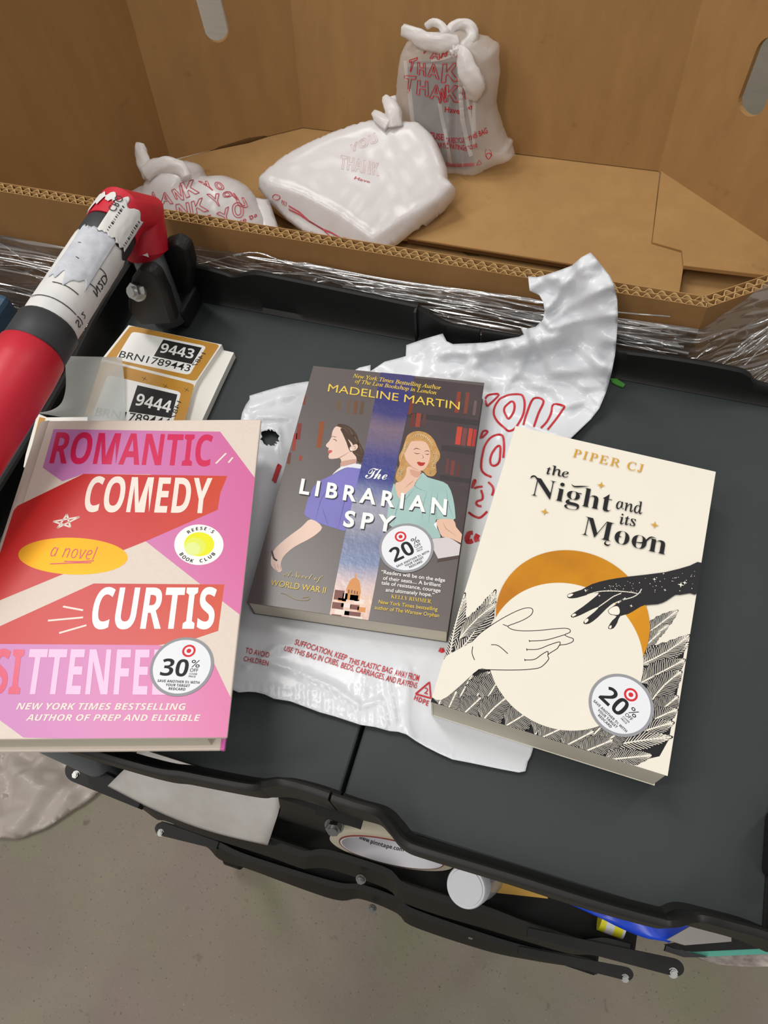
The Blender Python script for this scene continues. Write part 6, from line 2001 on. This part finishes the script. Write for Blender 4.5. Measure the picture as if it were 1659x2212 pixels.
mesh_obj('core_printing', v, f, M_ink, core, matrix=frT.matrix())

# clear bottle with a white cap
cz_ = SHT + 0.064
cpos = A(1006, 1917, cz_)
bdir = np.array([0.30, 0.42, -1.0]); bdir /= np.linalg.norm(bdir)
bottle = empty('bottle', tuple(cpos + bdir * 0.075))
tag(bottle, 'clear plastic bottle with a frosted white cap on the cart shelf', 'bottle')
M_cap = mat('frosted_cap', (206, 208, 214), 0.45, spec=0.5)
M_pet = film_mat('clear_bottle_plastic', (200, 200, 206), 0.6, 0.3, 0.15, 0.05, 30, 0.001)
bm = bmesh.new()
bm_tube(bm, [cpos + bdir * t for t in (0.0008, 0.0, 0.0015, 0.012, 0.0125)], [0.0118, 0.0152, 0.0160, 0.0164, 0.0150], 60)
# knurled side
for v_ in bm.verts: pass
cap = bm_obj('cap', bm, M_cap, bottle, smooth=True); cap.data.set_sharp_from_angle(angle=math.radians(30))
bm = bmesh.new(); bm_tube(bm, [cpos - bdir * 0.0002, cpos - bdir * 0.0008], [0.0136, 0.0134], 48); bm_obj('cap_rim', bm, M_cap, cap, smooth=False)
for k in range(60):
    pass
bm = bmesh.new()
bm_tube(bm, [cpos + bdir * t for t in (0.012, 0.016, 0.022, 0.030, 0.044, 0.047)], [0.0135, 0.0135, 0.0165, 0.0175, 0.0175, 0.014], 36); bm_obj('bottle_body', bm, M_pet, bottle, smooth=True)

def slab_px(name, px, z, th, m, parent=None):
    bm = bmesh.new(); bm_prism(bm, [tuple(A(x, y, z)[:2]) + (z - th,) for x, y in px], (0, 0, th)); return bm_obj(name, bm, m, parent)
M_ylw = mat('yellow_card', (222, 174, 76), 0.55); M_blue = mat('blue_plastic', (12, 70, 214), 0.35, var_col=(18, 58, 180), var_scale=20)
o = slab_px('yellow_card', [(1040, 1925), (1100, 1880), (1160, 1890), (1184, 1941)], SHT + 0.006, 0.003, M_ylw); tag(o, 'yellow card between the bottle and the blue sheet on the shelf', 'card')
v, f = [], []
pa = catmull([np.array(p, float) for p in [(1158, 1922), (1200, 1940), (1262, 1968), (1330, 1998), (1400, 2026), (1440, 2034)]], 5, False)
pb = catmull([np.array(p, float) for p in [(1150, 1890), (1220, 1905), (1300, 1930), (1380, 1960), (1450, 1985), (1510, 2000)]], 5, False)
for i, (a, b_) in enumerate(zip(pa, pb)):
    for j in range(7):
        s = j / 6; p = a * (1 - s) + b_ * s
        v.append(A(p[0], p[1], SHT + 0.042 + 0.006 * math.sin(i * 0.35 + s * 3)))
for i in range(len(pa) - 1):
    for j in range(6): f.append((i * 7 + j, i * 7 + j + 1, (i + 1) * 7 + j + 1, (i + 1) * 7 + j))
o = mesh_obj('blue_sheet', v, f, M_blue, smooth=True); md = o.modifiers.new('sheet', 'SOLIDIFY'); md.thickness = 0.002; md.offset = -1
tag(o, 'bright blue plastic sheet on the shelf under the near right edge of the cart top', 'plastic sheet')
# striped roll
M_stripe = bpy.data.materials.new('yellow_white_stripes'); M_stripe.use_nodes = True
nt = M_stripe.node_tree; b = nt.nodes['Principled BSDF']; b.inputs['Roughness'].default_value = 0.5
tc = nt.nodes.new('ShaderNodeTexCoord'); wv = nt.nodes.new('ShaderNodeTexWave'); wv.inputs['Scale'].default_value = 24; wv.bands_direction = 'X'; wv.inputs['Distortion'].default_value = 0.6
nt.links.new(tc.outputs['Object'], wv.inputs['Vector']); cr = nt.nodes.new('ShaderNodeValToRGB'); cr.color_ramp.interpolation = 'CONSTANT'
cr.color_ramp.elements[0].color = rgb(214, 206, 40); cr.color_ramp.elements[1].color = rgb(206, 206, 206); cr.color_ramp.elements[1].position = 0.5
nt.links.new(wv.outputs['Fac'], cr.inputs[0]); nt.links.new(cr.outputs[0], b.inputs['Base Color'])
pa, pb = A(1292, 2010, SHT + 0.0125) + np.array([0, 0.012, 0]), A(1345, 2030, SHT + 0.0125) + np.array([0, 0.012, 0])
bm = bmesh.new(); bm_tube(bm, [pa, pb], 0.012, 32)
roll = bm_obj('striped_roll', bm, M_stripe, smooth=True); roll.data.set_sharp_from_angle(angle=math.radians(35)); tag(roll, 'small roll wrapped in yellow and white stripes on the cart shelf', 'roll')
# grey pouch and the boxed books at the right end
M_pouch = mat('grey_pouch', (150, 146, 142), 0.3, metal=0.3)
o = slab_px('grey_pouch', [(1440, 2030), (1500, 1996), (1580, 2018), (1580, 2034), (1480, 2042)], SHT + 0.060, 0.004, M_pouch); tag(o, 'shiny grey pouch between the blue sheet and the dark notebook', 'pouch')
nb = empty('notebook', tuple(A(1600, 2060, SHT)))
tag(nb, 'dark notebook with a teal edge at the lower right corner of the photo', 'notebook')
M_teal = mat('teal_cloth', (92, 178, 160), 0.6); M_marb = mat('marbled_edge', (196, 186, 178), 0.6, var_col=(62, 32, 28), var_scale=70, stretch=(0.5, 1, 1))
slab_px('notebook_cover', [(1440, 2040), (1560, 2022), (1720, 2012), (1720, 2046), (1500, 2056), (1462, 2050)], SHT + 0.034, 0.010, M_blk2, nb)
slab_px('notebook_edge', [(1490, 2050), (1720, 2030), (1720, 2058), (1540, 2066), (1500, 2066)], SHT + 0.022, 0.005, M_teal, nb)
slab_px('marbled_pages', [(1480, 2055), (1500, 2050), (1720, 2040), (1720, 2088), (1600, 2088), (1540, 2082)], SHT + 0.015, 0.012, M_marb, nb)
slab_px('notebook_corner', [(1440, 2040), (1470, 2052), (1530, 2068), (1480, 2068), (1436, 2054)], SHT + 0.026, 0.004, M_collar, nb)

# blue tote just inside the left edge of the photo, beyond the handle
M_tote = mat('blue_grey_tote', (58, 88, 112), 0.5)
tc_ = V(12, 642, 0.405)
bm = bmesh.new(); bm_box(bm, (tc_[0] - 0.10, 0.385, (tc_[2] + FLOOR_Z) / 2), (0.20, 0.05, tc_[2] - FLOOR_Z - 0.001))
o = bevel(bm_obj('blue_tote', bm, M_tote), 0.006, 2); tag(o, 'blue-grey plastic tote corner at the left edge of the photo, beyond the red handle', 'tote')
